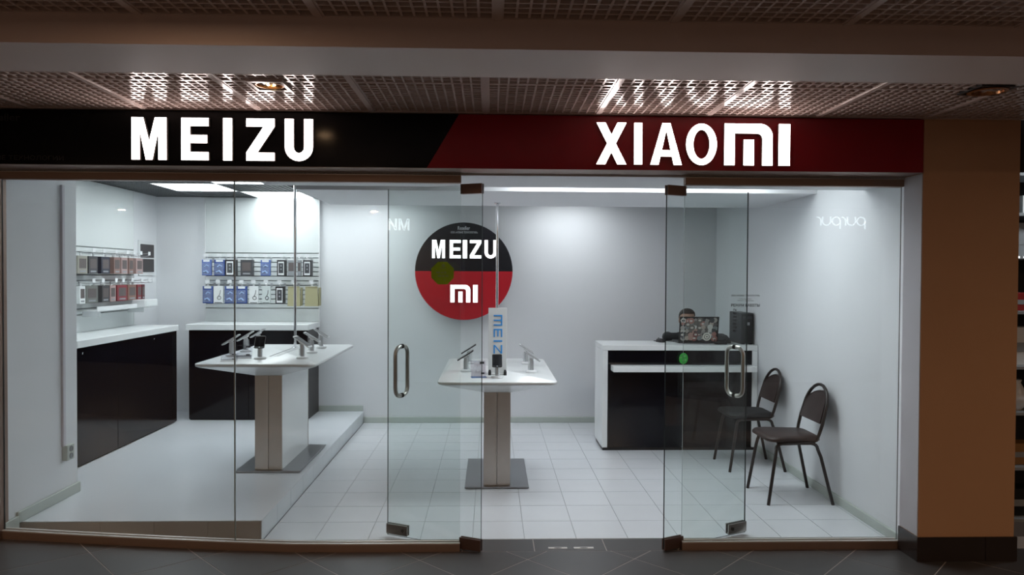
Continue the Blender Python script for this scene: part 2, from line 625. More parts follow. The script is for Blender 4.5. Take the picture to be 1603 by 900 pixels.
# baseboards
struct('baseboard_back', MB().box(-1.36, XR, YB - .016, YB, 0, .062, .004, 1), M['base'], 'grey baseboard along the back wall at floor level', 'baseboard')
struct('baseboard_back', MB().box(-1.84, -1.37, YB - .016, YB, PZ, PZ + .062, .004, 1), M['base'], 'short grey baseboard on the platform by the back wall', 'baseboard')
struct('baseboard_right', MB().box(XR - .018, XR, YF + .02, YB, 0, .062, .004, 1), M['base'], 'grey baseboard along the right wall by the chairs', 'baseboard')
mb = MB().box(XL, XL + .018, 4.30, 4.94, PZ, PZ + .068, .004, 1)
mb.box(XL, XL + .018, YF + .03, 4.305, .085, PZ + .045, .004, 1)
struct('baseboard_left', mb, M['base'], 'grey baseboard on the left wall, stepping down at the glass', 'baseboard')

# pier right of the shopfront
struct('trim_1', MB().box(2.412, 2.962, 3.97, YF, .10, GZ), [M['pier']], 'tan painted pier right of the shopfront', 'pier')
struct('trim_2', MB().box(2.408, 2.414, 3.974, YF, .14, 2.176), M['jamb'], 'grey reveal on the shop side of the tan pier', 'reveal')
pl = struct('baseboard_right', MB().box(2.406, 2.972, 3.962, YF + .01, -.02, .135), M['plinth'], 'dark tiled plinth at the foot of the tan pier', 'baseboard')
for a, b in ((2.404, 2.79), (2.793, 2.974)):
    MB().box(a, b, 3.956, 3.964, 0, .138, .001, 1).build('plinth_tile', M['plinth'], pl)
MB().box(2.399, 2.406, 3.956, YF - .004, 0, .138, .001, 1).build('plinth_tile', M['plinth'], pl)

# beam across the hall ceiling, plenum above
struct('trim_3', MB().box(-6, 6, 2.505, 2.86, 2.378, 2.62), M['beam'], 'plain beam crossing the hall ceiling in front of the sign', 'beam')
struct('ceiling', MB().box(-6.5, 6.5, -2.5, 8.0, 2.62, 2.70), M['plenum'], 'dark plenum above the open grilles', 'ceiling')

# hall grille panels
def lattice(n, size, bar, h, rim):
    mb = MB()
    half = size / 2
    mb.box(-half, -half + rim, -half, half, 0, h)
    mb.box(half - rim, half, -half, half, 0, h)
    mb.box(-half + rim, half - rim, -half, -half + rim * .55, 0, h)
    mb.box(-half + rim, half - rim, half - rim * .55, half, 0, h)
    pitch = (size - 2 * rim) / n
    for i in range(1, n):
        p = -half + rim + pitch * i
        mb.box(p - bar / 2, p + bar / 2, -half + rim, half - rim, .001, h)
        mb.box(-half + rim, half - rim, p - bar / 2, p + bar / 2, .0015, h)
    return mb


hc = struct('ceiling', MB().box(-6, 6, 3.90, 3.96, GZ + .03, GZ + .05), M['plenum'], 'open grille ceiling of the hall, panels lit by the sign letters', 'ceiling')
pan = lattice(13, .597, .009, .045, .014).mesh('grille_panel', M['grille'])
for i in range(-7, 8):
    x = -.03 + .305 + .61 * i
    for y in (3.055 + .001, 3.655 + .001):
        link('grille_panel', pan, hc, (x, y, GZ))
    for y in (2.205 - .0, 1.605, 1.005):
        link('grille_panel', pan, hc, (x + .05, y, GZ))
for i in range(-7, 8):
    x = -.03 + .61 * i
    MB().box(x - .012, x + .012, 2.86, 3.96, GZ - .004, GZ + .02).build('grille_rail', M['grille'], hc)
    MB().box(x + .05 - .012, x + .05 + .012, .7, 2.504, GZ - .004, GZ + .02).build('grille_rail', M['grille'], hc)
MB().box(-6, 6, 3.935, 3.96, GZ - .003, GZ + .02).build('grille_rail', M['grille'], hc)
MB().box(-6, 2.4, 3.96, 4.14, GZ, GZ + .01).build('ceiling_strip', M['beam'], hc)

# shop ceiling: grille panels, dropped soffits
sc = struct('ceiling', MB().box(XA, XR, YF, YB, 2.58, 2.615), M['plenum'], 'dark open grille ceiling inside the shop', 'ceiling')
pan2 = lattice(12, .597, .008, .04, .010).mesh('grille_panel', M['grille_dark'])
LIGHTS = {(1, 3): 'square ceiling light above the left counter', (2, 4): 'square ceiling light in front of the back slatwall',
          (2, 2): 'square ceiling light above the left phone table'}
HID = {(1, 1)}  # unseen light added to brighten the left wall and platform table
FRONT = {.50: 6, 1.10: 7, 1.72: 8}    # hidden above the gap behind the front bulkhead
REAR = {-1.25: 3, .82: 7}        # lights hidden above the gap behind the soffit
SL = []
for i in range(0, 11):
    for j in range(0, 5):
        x, y = -3.38 + .6 * i, 5.1 + .6 * j
        x0, x1 = x - .3, x + .3
        if x > XR - .2:
            continue
        if (i, j) in LIGHTS or (i, j) in HID:
            SL.append((i, j, x, y))
            continue
        if j == 0 and any(abs(x - q) < .59 for q in FRONT):
            continue
        if j > 2 and any(abs(x - q) < .59 and abs(y - 7.22) < .59 for q in REAR):
            continue
        if -1.45 < x - .3 and 5.38 < y < 6.54 and j in (1, 2) and i > 4:
            continue
        link('grille_panel', pan2, sc, (x, y, SZ))
struct('trim_4', MB().box(XL, -1.44, YF, 4.55, 2.168, 2.6).box(-1.44, XR, YF, 4.69, 2.168, 2.6), M['ceil_white'], 'white bulkhead just inside the glass front', 'bulkhead')
struct('trim_5', MB().box(-1.44, XR, 5.38, 6.54, 2.222, 2.40), M['ceil_white'], 'white dropped soffit over the middle of the shop', 'soffit')

for q, i in FRONT.items():
    SL.append((i, 0, q, 5.08))
for q, i in REAR.items():
    SL.append((i, 3, q, 7.22))
for i, j, x, y in SL:
    lab = LIGHTS.get((i, j))
    if not lab:
        lab = 'ceiling light hidden above the %s gap, %s' % ({0: 'front soffit', 1: 'left counter', 3: 'rear soffit'}[j], {1: 'added to brighten the left wall', 3: 'left of the round sign', 4: 'towards the left', 6: 'in the middle', 7: 'right of the middle', 8: 'over the chairs', 9: 'by the right wall'}[i])
    t = thing('ceiling_light', (x, y, SZ), lab, 'light', 'square ceiling lights')
    mb = MB()
    for q in ((-.3, -.288, -.3, .3), (.288, .3, -.3, .3), (-.288, .288, -.3, -.288), (-.288, .288, .288, .3)):
        mb.box(*q, -.004, .04)
    mb.build('light_frame', M['white_plastic'], t)
    MB().box(-.288, .288, -.288, .288, 0, .006).build('diffuser', M['light'], t)
    MB().box(-.299, .299, -.299, .299, .041, .06).build('housing', M['plenum'], t)

# ------------------------------------------------------------------ shopfront
def sill_run(x0, x1, name, label):
    mb = MB()
    st = [x0 + (x1 - x0) * k / 8 for k in range(9)]
    hi = [(fz(x) if x < -1 else 0) for x in st]
    rings = []
    for x, h in zip(st, hi):
        rings.append([(x, YF, h), (x, YF + .05, h), (x, YF + .05, h + .043), (x, YF, h + .043)])
    mb.loft(rings)
    return struct(name, mb, M['alu'], label, 'sill')


def sill_cap(x0, x1, parent):
    st = [x0 + (x1 - x0) * k / 8 for k in range(9)]
    mb = MB()
    mb.loft([[(x, YF - .003, fz(x) + .043), (x, YF + .018, fz(x) + .043), (x, YF + .018, fz(x) + .049), (x, YF - .003, fz(x) + .049)] for x in st])
    mb.loft([[(x, YF + .034, fz(x) + .043), (x, YF + .052, fz(x) + .043), (x, YF + .052, fz(x) + .049), (x, YF + .034, fz(x) + .049)] for x in st])
    mb.build('glazing_bead', M['alu_edge'], parent)


s1 = sill_run(-2.77, -.172, 'trim_6', 'brown aluminium sill under the left glass panes')
sill_cap(-2.77, -.172, s1)
s2 = sill_run(1.124, 2.41, 'trim_7', 'brown aluminium sill under the right glass pane')
sill_cap(1.124, 2.41, s2)
struct('trim_8', MB().box(-2.80, -2.765, YF - .02, YF + .06, .09, 2.178), M['alu'], 'brown frame post at the left end of the glass', 'frame')
for n, a, b, lab in (('trim_9', -2.77, -.172, 'brown aluminium head rail over the left glass panes'), ('trim_10', 1.124, 2.41, 'brown aluminium head rail over the right glass pane')):
    t = struct(n, MB().box(a, b, YF, YF + .05, 2.125, 2.178, .003, 1), M['alu'], lab, 'frame')
    MB().box(a, b, YF - .004, YF + .002, 2.166, 2.171).build('rail_lip', M['alu_edge'], t)


def pane(name, x0, x1, label, left_edge, right_edge):
    o = thing(name, ((x0 + x1) / 2, YF + .026, 0), label, 'window', kind='structure')
    w = (x1 - x0) / 2
    z0 = max(fz(x0), fz(x1)) * .5 + .03
    mb = MB()
    mb.box(-w + .0015, w - .0015, -.005, .005, fz(x1) * .6 + .03, 2.128)
    me = mb.mesh('glass_pane', [M['glass'], M['glass_edge'], M['glass_edge_lit']])
    for p in me.polygons:
        if p.normal.x < -.9:
            p.material_index = left_edge
        elif p.normal.x > .9:
            p.material_index = right_edge
    link('glass_pane', me, o)
    return o


w1 = pane('window_1', -2.765, -1.4635, 'leftmost fixed glass pane of the shopfront', 1, 2)
w2 = pane('window_2', -1.4625, -.172, 'fixed glass pane left of the doorway, olive sticker on it', 2, 2)
w3 = pane('window_3', 1.124, 2.408, 'fixed glass pane right of the doorway with opening hours', 2, 1)
# clear sealant at the pane joint
MB().box(-.6455 - .004, -.6455 + .0, -.0055, .0055, .05, 2.125).build('joint_seal', M['glass_edge_lit'], w2)

# olive sticker on the pane
st = MB().prism([(-.277 + .07 * math.cos(R(22.5 + 45 * k)), 1.608 + .07 * math.sin(R(22.5 + 45 * k))) for k in range(8)], YF + .0195, YF + .0205)
o = st.build('sticker', M['olive'], w2)
o.location = (-w2.location.x, -w2.location.y, 0)
tag(o, 'olive octagonal sticker with faint pale print')
mb = MB()
mb.lathe([(.0, 0), (.010, 0), (.010, .0004), (0, .0004)], (0, 0, 0), 14)
mb.xf(Matrix.Rotation(R(90), 4, 'X') @ Matrix.Identity(4))
mb.xf(Matrix.Translation((-.273, YF + .019, 1.652)))
for cx_, cz_, w_, h_ in ((-.303, 1.612, .022, .010), (-.28, 1.611, .014, .008), (-.262, 1.612, .013, .011), (-.294, 1.592, .020, .010), (-.273, 1.592, .013, .011), (-.252, 1.592, .017, .009), (-.275, 1.636, .036, .004), (-.265, 1.568, .014, .004)):
    mb.box(cx_ - w_ / 2, cx_ + w_ / 2, YF + .0186, YF + .0192, cz_ - h_ / 2, cz_ + h_ / 2)
o = mb.build('sticker_print', M['olive_print'], w2)
o.location = (-w2.location.x, -w2.location.y, 0)

# opening hours lettering on the right pane
for body, a, b, z0, z1, bo in (('ООО «НОВЫЕ ТЕХНОЛОГИИ»', 1.404, 1.571, 1.482, 1.491, .012), ('ОГРН 1137746', 1.452, 1.524, 1.463, 1.469, .01), ('ИНН 7728', 1.440, 1.536, 1.453, 1.459, .01), ('РЕЖИМ РАБОТЫ', 1.403, 1.572, 1.421, 1.438, .02)):
    if body.startswith('ОГРН'):
        body = 'Юр.адрес'
    if body.startswith('ИНН'):
        body = 'Факт.адрес'
    o = text_mb(body, a, b, z0, z1, YF + .0195, bold=bo).build('lettering', M['black_print'], w3)
    o.location = (-w3.location.x, -w3.location.y, 0)
for k, body in enumerate(('Пн', 'Вт', 'Ср', 'Чт', 'Пт', 'Сб', 'Вс')):
    z = 1.397 - k * .0205
    o = text_mb(body, 1.416, 1.436, z, z + .011, YF + .0195, bold=.02).build('lettering', M['black_print'], w3)
    o.location = (-w3.location.x, -w3.location.y, 0)


# glass doors, both swung inwards
def door(name, piv, ang, flip, label):
    """local +x runs from the pivot to the free edge; flip mirrors the front side"""
    o = thing(name, (piv[0], piv[1], 0), label, 'door', rz=ang, kind='structure')
    L0, L1 = -.112, .520
    me = MB().box(L0, L1, -.005, .005, .012, 2.115).mesh('glass_leaf', [M['glass_door'], M['glass_edge'], M['glass_edge_lit']])
    for p in me.polygons:
        if abs(p.normal.x) > .9 or p.normal.z < -.9:
            p.material_index = 1
    link('glass_leaf', me, o)
    for (a, b, z0, z1, m_) in ((L0 - .002, L0 + .135, .006, .072, 'patch'), (L0 - .002, L0 + .135, 2.065, 2.122, 'patch'), (L1 - .145, L1 + .002, .022, .084, 'patch_steel')):
        mb = MB()
        mb.box(a, b, -.016, -.0055, z0, z1, .002, 1)
        mb.box(a, b, .0055, .016, z0, z1, .002, 1)
        mb.box(a + .004, b - .004, -.0054, .0054, z0, z0 + .01)
        pf_ = mb.build('patch_fitting', M[m_], o)
        if m_ == 'patch_steel':
            for sgn in (-1, 1):
                c_ = MB().lathe([(0, 0), (.011, 0), (.011, .003), (0, .003)], (0, 0, 0), 14).xf(Matrix.Rotation(R(90), 4, 'X'))
                c_.xf(Matrix.Translation((L1 - .115, sgn * .0165 + (.0015 if sgn > 0 else .0), .053)))
                c_.build('lock_cylinder', M['black_plastic'], pf_)
    mb = MB().tube([(0, 0, -.0), (0, 0, .010)], .012, 12)
    mb.build('pivot_pin', M['patch_steel'], o)
    hx = .425
    for sgn in (-1, 1):
        z0, z1, d = .885, 1.150, .068
        pts = [(hx, sgn * .006, z0 - .016)]
        for k in range(7):
            a = R(90 * k / 6)
            pts.append((hx, sgn * (.02 + (d - .02) * math.sin(a)), z0 + .032 - .048 * math.cos(a)))
        for k in range(7):
            a = R(90 * k / 6)
            pts.append((hx, sgn * (.02 + (d - .02) * math.cos(a)), z1 - .032 + .048 * math.sin(a)))
        pts.append((hx, sgn * .006, z1 + .016))
        h_ = MB().tube(pts, .0125, 12).build('pull_handle', M['handle'], o, smooth=True)
        mb = MB()
        for z in (z0 - .016, z1 + .016):
            mb.tube([(hx, sgn * .0052, z), (hx, sgn * .012, z)], .0145, 12)
        mb.build('rubber_collar', M['gasket'], h_, smooth=True)
    return o


d1 = door('door_1', (-.150, 4.186), math.pi - math.atan2(.27, .582), 1, 'left glass door leaf swung inwards behind the fixed pane')
d2 = door('door_2', (1.112, 4.186), math.atan2(.27, .57), -1, 'right glass door leaf swung inwards, green round sticker on it')
gs = MB().lathe([(0, 0), (.033, 0), (.033, .0008), (0, .0008)], (0, 0, 0), 20).xf(Matrix.Rotation(R(90), 4, 'X')).xf(Matrix.Translation((.018, -.0056, 1.115)))
g_ = gs.build('sticker', M['green'], d2)
tag(g_, 'green round sticker')
mb = MB()
for a, b, c, d in ((-.02, .0, 1.118, 1.126), (.006, .014, 1.10, 1.112), (.022, .032, 1.10, 1.112), (.012, .028, 1.125, 1.133)):
    mb.box(a + .006, b + .006, -.0072, -.0066, c, d)
mb.build('sticker_print', M['green_print'], g_)

for a, b, lab in ((.345, .456, 'left one of two thin steel strike plates in the doorway floor'), (.495, .611, 'right one of two thin steel strike plates in the doorway floor')):
    c = (a + b) / 2
    t = thing('strike_plate', (c, 4.195, 0), lab, 'strike plate', 'strike plates in the doorway floor')
    mb = MB()
    outer = arc(0, 0, (b - a) / 2, .014, 0, 360, 24)
    w_ = (b - a) / 2
    oc = [(max(-w_, min(w_, 1.5 * x)), max(-.013, min(.013, 1.5 * y))) for x, y in outer]
    ic = arc(0, 0, w_ * .45, .007, 0, 360, 24)
    for q in ring_quads(oc, ic):
        mb.prism(q, 0, .0015, 'XY')
    mb.build('plate', M['alu_edge'], t)
    MB().prism(arc(0, 0, w_ * .45, .007, 0, 345, 23), 0, .0006, 'XY').build('bolt_hole', M['gasket'], t)

# ------------------------------------------------------------------ fascia sign
sg = thing('fascia_sign', (0, 3.96, 2.178), 'long black and red shop sign with glowing white letters above the glass front', 'sign')


def onsign(o):
    o.location = (0, -3.96, -2.178)
    return o


SX0, SX1 = -4.2, 2.404
onsign(MB().box(SX0, SX1, 3.985, YF - .002, 2.180, 2.474).build('sign_box', M['sign_side'], sg))
onsign(MB().prism([(SX0, 2.18), (-.352, 2.18), (-.178, 2.474), (SX0, 2.474)], 3.96, 3.984).build('black_panel', M['sign_black'], sg))
onsign(MB().prism([(-.351, 2.18), (SX1, 2.18), (SX1, 2.474), (-.177, 2.474)], 3.96, 3.984).build('red_panel', M['sign_red'], sg))
mb = MB().box(SX0, SX1, 3.955, YF - .004, 2.1785, 2.1798)
onsign(mb.build('bottom_trim', M['alu'], sg))
for ch, a, b in (('M', -1.926, -1.741), ('E', -1.663, -1.518), ('I', -1.441, -1.393), ('Z', -1.318, -1.167), ('U', -1.112, -.962)):
    onsign(letter_obj(ch, a, b, 2.208, 2.434, 3.938, 3.959, .047, M['letter'], sg, t=.043))
for ch, a, b in (('X', .574, .738), ('I', .781, .825), ('A', .871, 1.044), ('O', 1.067, 1.237)):
    onsign(letter_obj(ch, a, b, 2.207, 2.434, 3.938, 3.959, .040, M['letter'], sg, t=.034))
onsign(letter_obj('m', 1.279, 1.546, 2.208, 2.436, 3.938, 3.959, .05, M['letter'], sg, 'emblem'))
onsign(letter_obj('I', 1.580, 1.643, 2.208, 2.436, 3.938, 3.959, .05, M['letter'], sg, 'emblem'))
onsign(text_mb('Reseller', -2.735, -2.523, 2.412, 2.450, 3.9592, bold=.01).build('lettering', M['faint'], sg))
onsign(text_mb('НОВЫЕ ТЕХНОЛОГИИ', -2.75, -2.296, 2.203, 2.228, 3.9592, bold=.01).build('lettering', M['faint'], sg))

# hall downlights
t = thing('downlight', (-1.03, 3.40, GZ), 'square recessed lamp with two lit bulbs in the hall grille', 'lamp')
mb = MB()
for q in ((-.082, .082, -.085, -.066), (-.082, .082, .066, .085), (-.082, -.066, -.066, .066), (.066, .082, -.066, .066)):
    mb.box(*q, -.012, .004)
mb.build('lamp_frame', M['grille'], t)
mb = MB()
rings = []
for rr_, z in ((.064, -.008), (.058, -.008), (.045, .05), (.03, .07)):
    rings.append([(rr_ * math.cos(R(15 * k)), rr_ * math.sin(R(15 * k)), z) for k in range(24)])
mb.loft(rings, False)
mb.build('reflector', M['amber'], t, smooth=True)
MB().box(-.07, .07, -.07, .07, .07, .075).build('lamp_back', M['black_plastic'], t)
for bx_ in (-.012, .016):
    MB().ell((bx_, .018, .012), .010, .010, .016).build('bulb', M['bulb'], t, smooth=True)
area('downlight_glow', (-1.03, 3.40, 2.46), .08, 0.7, (1.0, .62, .34))
t = thing('downlight', (2.33, 3.34, GZ), 'unlit round recessed lamp in the hall grille at the right', 'lamp')
mb = MB()
rings = []
for rr_, z in ((.085, -.010), (.066, -.012), (.052, .04), (.03, .06), (.002, .062)):
    rings.append([(rr_ * math.cos(R(15 * k)), rr_ * math.sin(R(15 * k)), z) for k in range(24)])
mb.loft(rings, False)
mb.build('reflector', M['amber'], t, smooth=True)
mb = MB()
for a in (-.088, .074):
    mb.box(a, a + .014, -.088, .088, -.006, .012)
    mb.box(-.074, .074, a, a + .014, -.006, .012)
mb.build('lamp_frame', M['black_plastic'], t)

# ------------------------------------------------------------------ round sign on the back wall
t = thing('round_sign', (-.284, YB, 1.636), 'round half black half red sign with lit letters on the back wall', 'sign')
rs_r = .516


def onround(o):
    o.location = (.284, -YB, -1.636)
    return o


def disc(a0, a1, r, n=32):
    return [(-.284 + x, 1.636 + z) for x, z in arc(0, 0, r, r, a0, a1, n)]


onround(MB().prism(disc(0, 357, rs_r - .004, 100), 7.675, YB).build('sign_body', M['round_black'], t))
onround(MB().prism(disc(0, 180, rs_r), 7.655, 7.675).build('black_half', M['round_black'], t))
onround(MB().prism(disc(180, 360, rs_r), 7.655, 7.675).build('red_half', M['round_red'], t))
for ch, a, b in (('M', -.620, -.482), ('E', -.434, -.316), ('I', -.296, -.250), ('Z', -.222, -.100), ('U', -.066, .062)):
    onround(letter_obj(ch, a, b, 1.772, 1.966, 7.640, 7.654, .036, M['round_letter'], t, t=.033))
onround(letter_obj('m', -.426, -.214, 1.306, 1.492, 7.640, 7.654, .04, M['round_letter'], t, 'emblem'))
onround(letter_obj('I', -.186, -.136, 1.306, 1.492, 7.640, 7.654, .04, M['round_letter'], t, 'emblem'))
onround(text_mb('Reseller', -.350, -.222, 2.072, 2.112, 7.654, bold=.012).build('lettering', M['round_small'], t))
onround(text_mb('ООО «НОВЫЕ ТЕХНОЛОГИИ»', -.424, -.140, 2.036, 2.058, 7.654, bold=.012).build('lettering', M['round_small'], t))

# ------------------------------------------------------------------ counters and slatwalls
def knob(x, y, z, axis, parent):
    mb = MB().lathe([(0, 0), (.010, 0), (.010, .004), (.004, .005), (0, .005)], (0, 0, 0), 12)
    if axis == 'X':
        mb.xf(Matrix.Rotation(R(90), 4, 'Y'))
    else:
        mb.xf(Matrix.Rotation(R(90), 4, 'X'))
    mb.xf(Matrix.Translation((x, y, z)))
    return mb.build('cabinet_lock', M['chrome'], parent, smooth=True)


# left counter, front faces +X
t = thing('base_cabinet', (-3.33, 6.1, PZ), 'black gloss base cabinet under the left counter', 'cabinet')
MB().box(-.22, .205, -1.12, 1.12, .0, .905).build('cabinet_body', M['black_matt'], t)
for a, b, ly in ((-1.13, -.003, -.52), (.003, 1.13, .66)):
    d_ = MB().box(.206, .226, a, b, .012, .905, .0015, 1).build('cabinet_door', M['black_gloss'], t)
    knob(.226, ly, .86, 'X', d_)
tag(MB().box(-3.555, -3.090, 4.94, 7.245, 1.032, 1.088, .003, 1).build('counter_top', M['white_lam']), 'white worktop on the left black cabinet', 'worktop')
# back counter, front faces -Y
t = thing('base_cabinet', (-2.43, 7.5, PZ), 'black gloss base cabinet under the back slatwall', 'cabinet')
MB().box(-.588, .588, -.165, .29, 0, .905).build('cabinet_body', M['black_matt'], t)
for a, b in ((-.59, -.002), (.002, .59)):
    MB().box(a, b, -.185, -.166, .012, .905, .0015, 1).build('cabinet_door', M['black_gloss'], t)
tag(MB().box(-3.04, -1.825, 7.285, 7.79, 1.032, 1.090, .003, 1).build('counter_top', M['white_lam']), 'white worktop on the black cabinet at the back wall', 'worktop')


def slatwall(name, W, H0, H1, z0, z1, loc, rz, label):
    """local: front faces -y, slats between z0 and z1, plain panels below and above"""
    t = thing(name, loc, label, 'slatwall', rz=rz)
    MB().box(-W / 2, W / 2, -.02, -.001, H0, H1).build('back_panel', M['wall_gloss'], t)
    MB().box(-W / 2, W / 2, -.045, -.021, z1 + .004, H1, .001, 1).build('upper_panel', M['wall_gloss'], t)
    MB().box(-W / 2, W / 2, -.045, -.021, H0, z0 - .004, .001, 1).build('lower_panel', M['wall_gloss'], t)
    n = 12
    p = (z1 - z0) / n
    for k in range(n):
        z = z0 + p * k
        mb = MB()
        prof = [(-.045, z + .005), (-.045, z + p - .005), (-.0212, z + p - .005), (-.0212, z + .005)]
        mb.prism([(y, zz) for y, zz in prof], -W / 2 + .001, W / 2 - .001, 'YZ')
        mb.build('slat', M['wall_gloss'], t)
    MB().box(-W / 2 + .001, W / 2 - .001, -.0208, -.0202, z0, z1).build('slot_shade', M['grey_card'], t)  # grey sheet behind the slats stands in for shade in the grooves
    for a in (-W / 2 - .012, W / 2):
        MB().box(a, a + .012, -.048, -.001, H0, H1).build('edge_trim', M['white_plastic'], t)
    return t


slatwall('slatwall', 1.19, 1.092, 2.405, 1.232, 1.818, (-2.430, YB, 0), 0, 'white slatwall on the back wall holding two rows of packs')
slatwall('slatwall', 2.27, 1.090, 2.405, 1.240, 1.826, (XA, 6.08, 0), R(90), 'white slatwall on the left wall above the counter')

# hooks and packs
hook_me = {}


def make_hook(L):
    if L in hook_me:
        return hook_me[L]
    pl_ = MB().box(-.012, .012, -.006, 0, -.02, .02, .001, 1).mesh('hook_plate', M['silver'])
    pr = MB().tube([(0, -.004, .005), (0, -L * .85, .005), (0, -L, .012)], .0025, 6).mesh('prong', M['chrome'])
    ar = MB().tube([(0, -.004, .018), (0, -L, .034)], .0018, 6).mesh('label_arm', M['chrome'])
    fl = MB().box(-.022, .022, -L - .003, -L - .001, .016, .050).mesh('price_flag', M['white_plastic'])
    hook_me[L] = (pl_, pr, ar, fl)
    return hook_me[L]


def hook(x, y, z, rz, L, label, group):
    t = thing('display_hook', (x, y, z), label, 'hook', group, rz)
    for n, me in zip(('hook_plate', 'prong', 'label_arm', 'price_flag'), make_hook(L)):
        link(n, me, t)
    return t


CLEAR = film_mat('frosted_blister', (0.45, 0.52, 0.66), 0.18)
BLUE = mat('blue_pack_card', (0.035, 0.075, 0.27), 0.35, noise=0.5, nscale=25)
BLUE2 = mat('pale_blue_pack_card', (0.10, 0.16, 0.42), 0.35, noise=0.4, nscale=25)
LBLUE = colour('light_blue_print', (0.35, 0.50, 0.80))
BLK = colour('black_box_card', (0.018, 0.018, 0.022))
DGREY = colour('dark_grey_box_card', (0.055, 0.058, 0.066))
BEIGE = colour('beige_envelope', (0.42, 0.40, 0.24))
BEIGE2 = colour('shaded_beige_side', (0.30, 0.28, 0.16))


def pack(kind, w, h, d, loc, rz, label, group, c=None):
    """front faces local -y; origin at the bottom centre of the front"""
    t = thing('blister_pack' if kind == 'blister' else ('envelope' if kind == 'envelope' else 'boxed_accessory'), loc, label, 'pack', group, rz)
    if kind == 'blister':
        MB().box(-w / 2, w / 2, 0, d, 0, h, .002, 1).build('pack_card', c or BLUE, t)
        MB().box(-w * .42, w * .42, -.008, -.0005, h * .06, h * .78, .003, 1).build('blister', CLEAR, t)
        MB().tube([(-w * .30, -.002, h * .22), (-w * .02, -.003, h * .30), (w * .22, -.002, h * .16)], .008, 6).build('charger_print', LBLUE, t)
        MB().tube([(-w * .2, -.002, h * .55), (0, -.002, h * .66), (w * .25, -.002, h * .58)], .006, 6).build('cable_print', LBLUE, t)
        MB().box(-w * .34, w * .34, -.0008, .0002, h * .86, h * .99).build('header_print', M['paper'], t)
    elif kind == 'phonebox':
        MB().box(-w / 2, w / 2, 0, d, 0, h, .0015, 1).build('box_body', BLK, t)
        MB().box(-w * .36, w * .36, -.001, 0, h * .05, h * .90, .0004, 1).build('phone_print', M['paper'], t)
        MB().box(-w * .28, w * .28, -.0016, -.0009, h * .17, h * .80).build('screen_print', DGREY, t)
        mb = MB().lathe([(0, 0), (w * .10, 0), (w * .10, .0006), (0, .0006)], (0, 0, 0), 14).xf(Matrix.Rotation(R(90), 4, 'X')).xf(Matrix.Translation((0, -.0016, h * .42)))
        mb.box(-w * .08, w * .08, -.0024, -.0016, h * .58, h * .70)
        mb.build('emblem_print', M['grey_card'], t)
    elif kind == 'cable':
        MB().box(-w / 2, w / 2, 0, d, 0, h, .0015, 1).build('box_body', c or M['paper'], t)
        mb = MB().tube([(w * .10 + w * .20 * math.cos(R(20 * k)), -.002, h * .32 + h * .10 * math.sin(R(20 * k))) for k in range(18)], .003, 6, closed=True)
        mb.tube([(w * .05, -.002, h * .42), (w * .2, -.002, h * .58), (w * .26, -.002, h * .78)], .0025, 6)
        mb.build('coiled_cable', DGREY, t)
        MB().box(-w * .4, w * .4, -.0008, 0, h * .02, h * .06).build('base_print', BLK, t)
    elif kind == 'envelope':
        mb = MB()
        mb.loft([[(-w / 2, 0, 0), (w / 2, 0, 0), (w / 2 - .01, d, 0), (-w / 2 + .01, d, 0)], [(-w / 2 + .004, 0.004, h), (w / 2 - .008, 0.004, h), (w / 2 - .016, d * .5, h), (-w / 2 + .012, d * .5, h)]])
        mb.build('paper_sleeve', BEIGE, t)
        MB().box(-w * .40, w * .40, -.001, .004, h * .965, h * .99).build('sleeve_seam', BEIGE2, t)
        MB().box(w * .5 - .002, w * .5 + .016, .012, d * .8, .006, h * .95, .002, 1).build('inner_box', BEIGE2, t)
    else:
        MB().box(-w / 2, w / 2, 0, d, 0, h, .002, 1).build('box_body', c or DGREY, t)
        MB().box(-w * .36, w * .36, -.001, 0, h * .30, h * .84).build('window_print', colour('smoked_print', (0.12, 0.10, 0.10)), t)
        MB().box(-w * .30, w * .30, -.0012, 0, h * .08, h * .18).build('caption_print', M['grey_card'], t)
    MB().box(-.010, .010, d * .3, d * .3 + .0015, h - .001, h + .024, .0005, 1).build('hang_tab', M['white_plastic'], t)
    return t


ORD = ('first', 'second', 'third', 'fourth', 'fifth', 'sixth', 'seventh', 'eighth', 'ninth')
G1 = 'packs on the back slatwall'
GH = 'hooks on the back slatwall'
top = [('blister', -2.988, -2.893, 'pale blue charger pack, first from the left in the upper row of the back slatwall', BLUE2, .03),
       ('blister', -2.862, -2.753, 'blue charger pack left of the black phone-print box, upper row of the back slatwall', BLUE, .03),
       ('phonebox', -2.750, -2.653, 'black box printed with a white phone, leftmost of these in the upper row', None, .10),
       ('box', -2.592, -2.470, 'plain dark grey box with small print, upper row of the back slatwall', DGREY, .06),
       ('blister', -2.386, -2.286, 'blue charger pack hanging alone in the middle of the upper row', BLUE2, .03),
       ('phonebox', -2.218, -2.133, 'black box printed with a white phone, middle of the upper row on the back slatwall', None, .07),
       ('box', -2.109, -2.030, 'grey accessory pack left of the chrome rod in the upper row', M['grey_card'], .03),
       ('box', -2.006, -1.972, 'narrow grey pack just right of the chrome rod in the upper row', M['grey_card'], .03),
       ('phonebox', -1.949, -1.865, 'black box printed with a white phone, last at the right of the upper row', None, .08)]
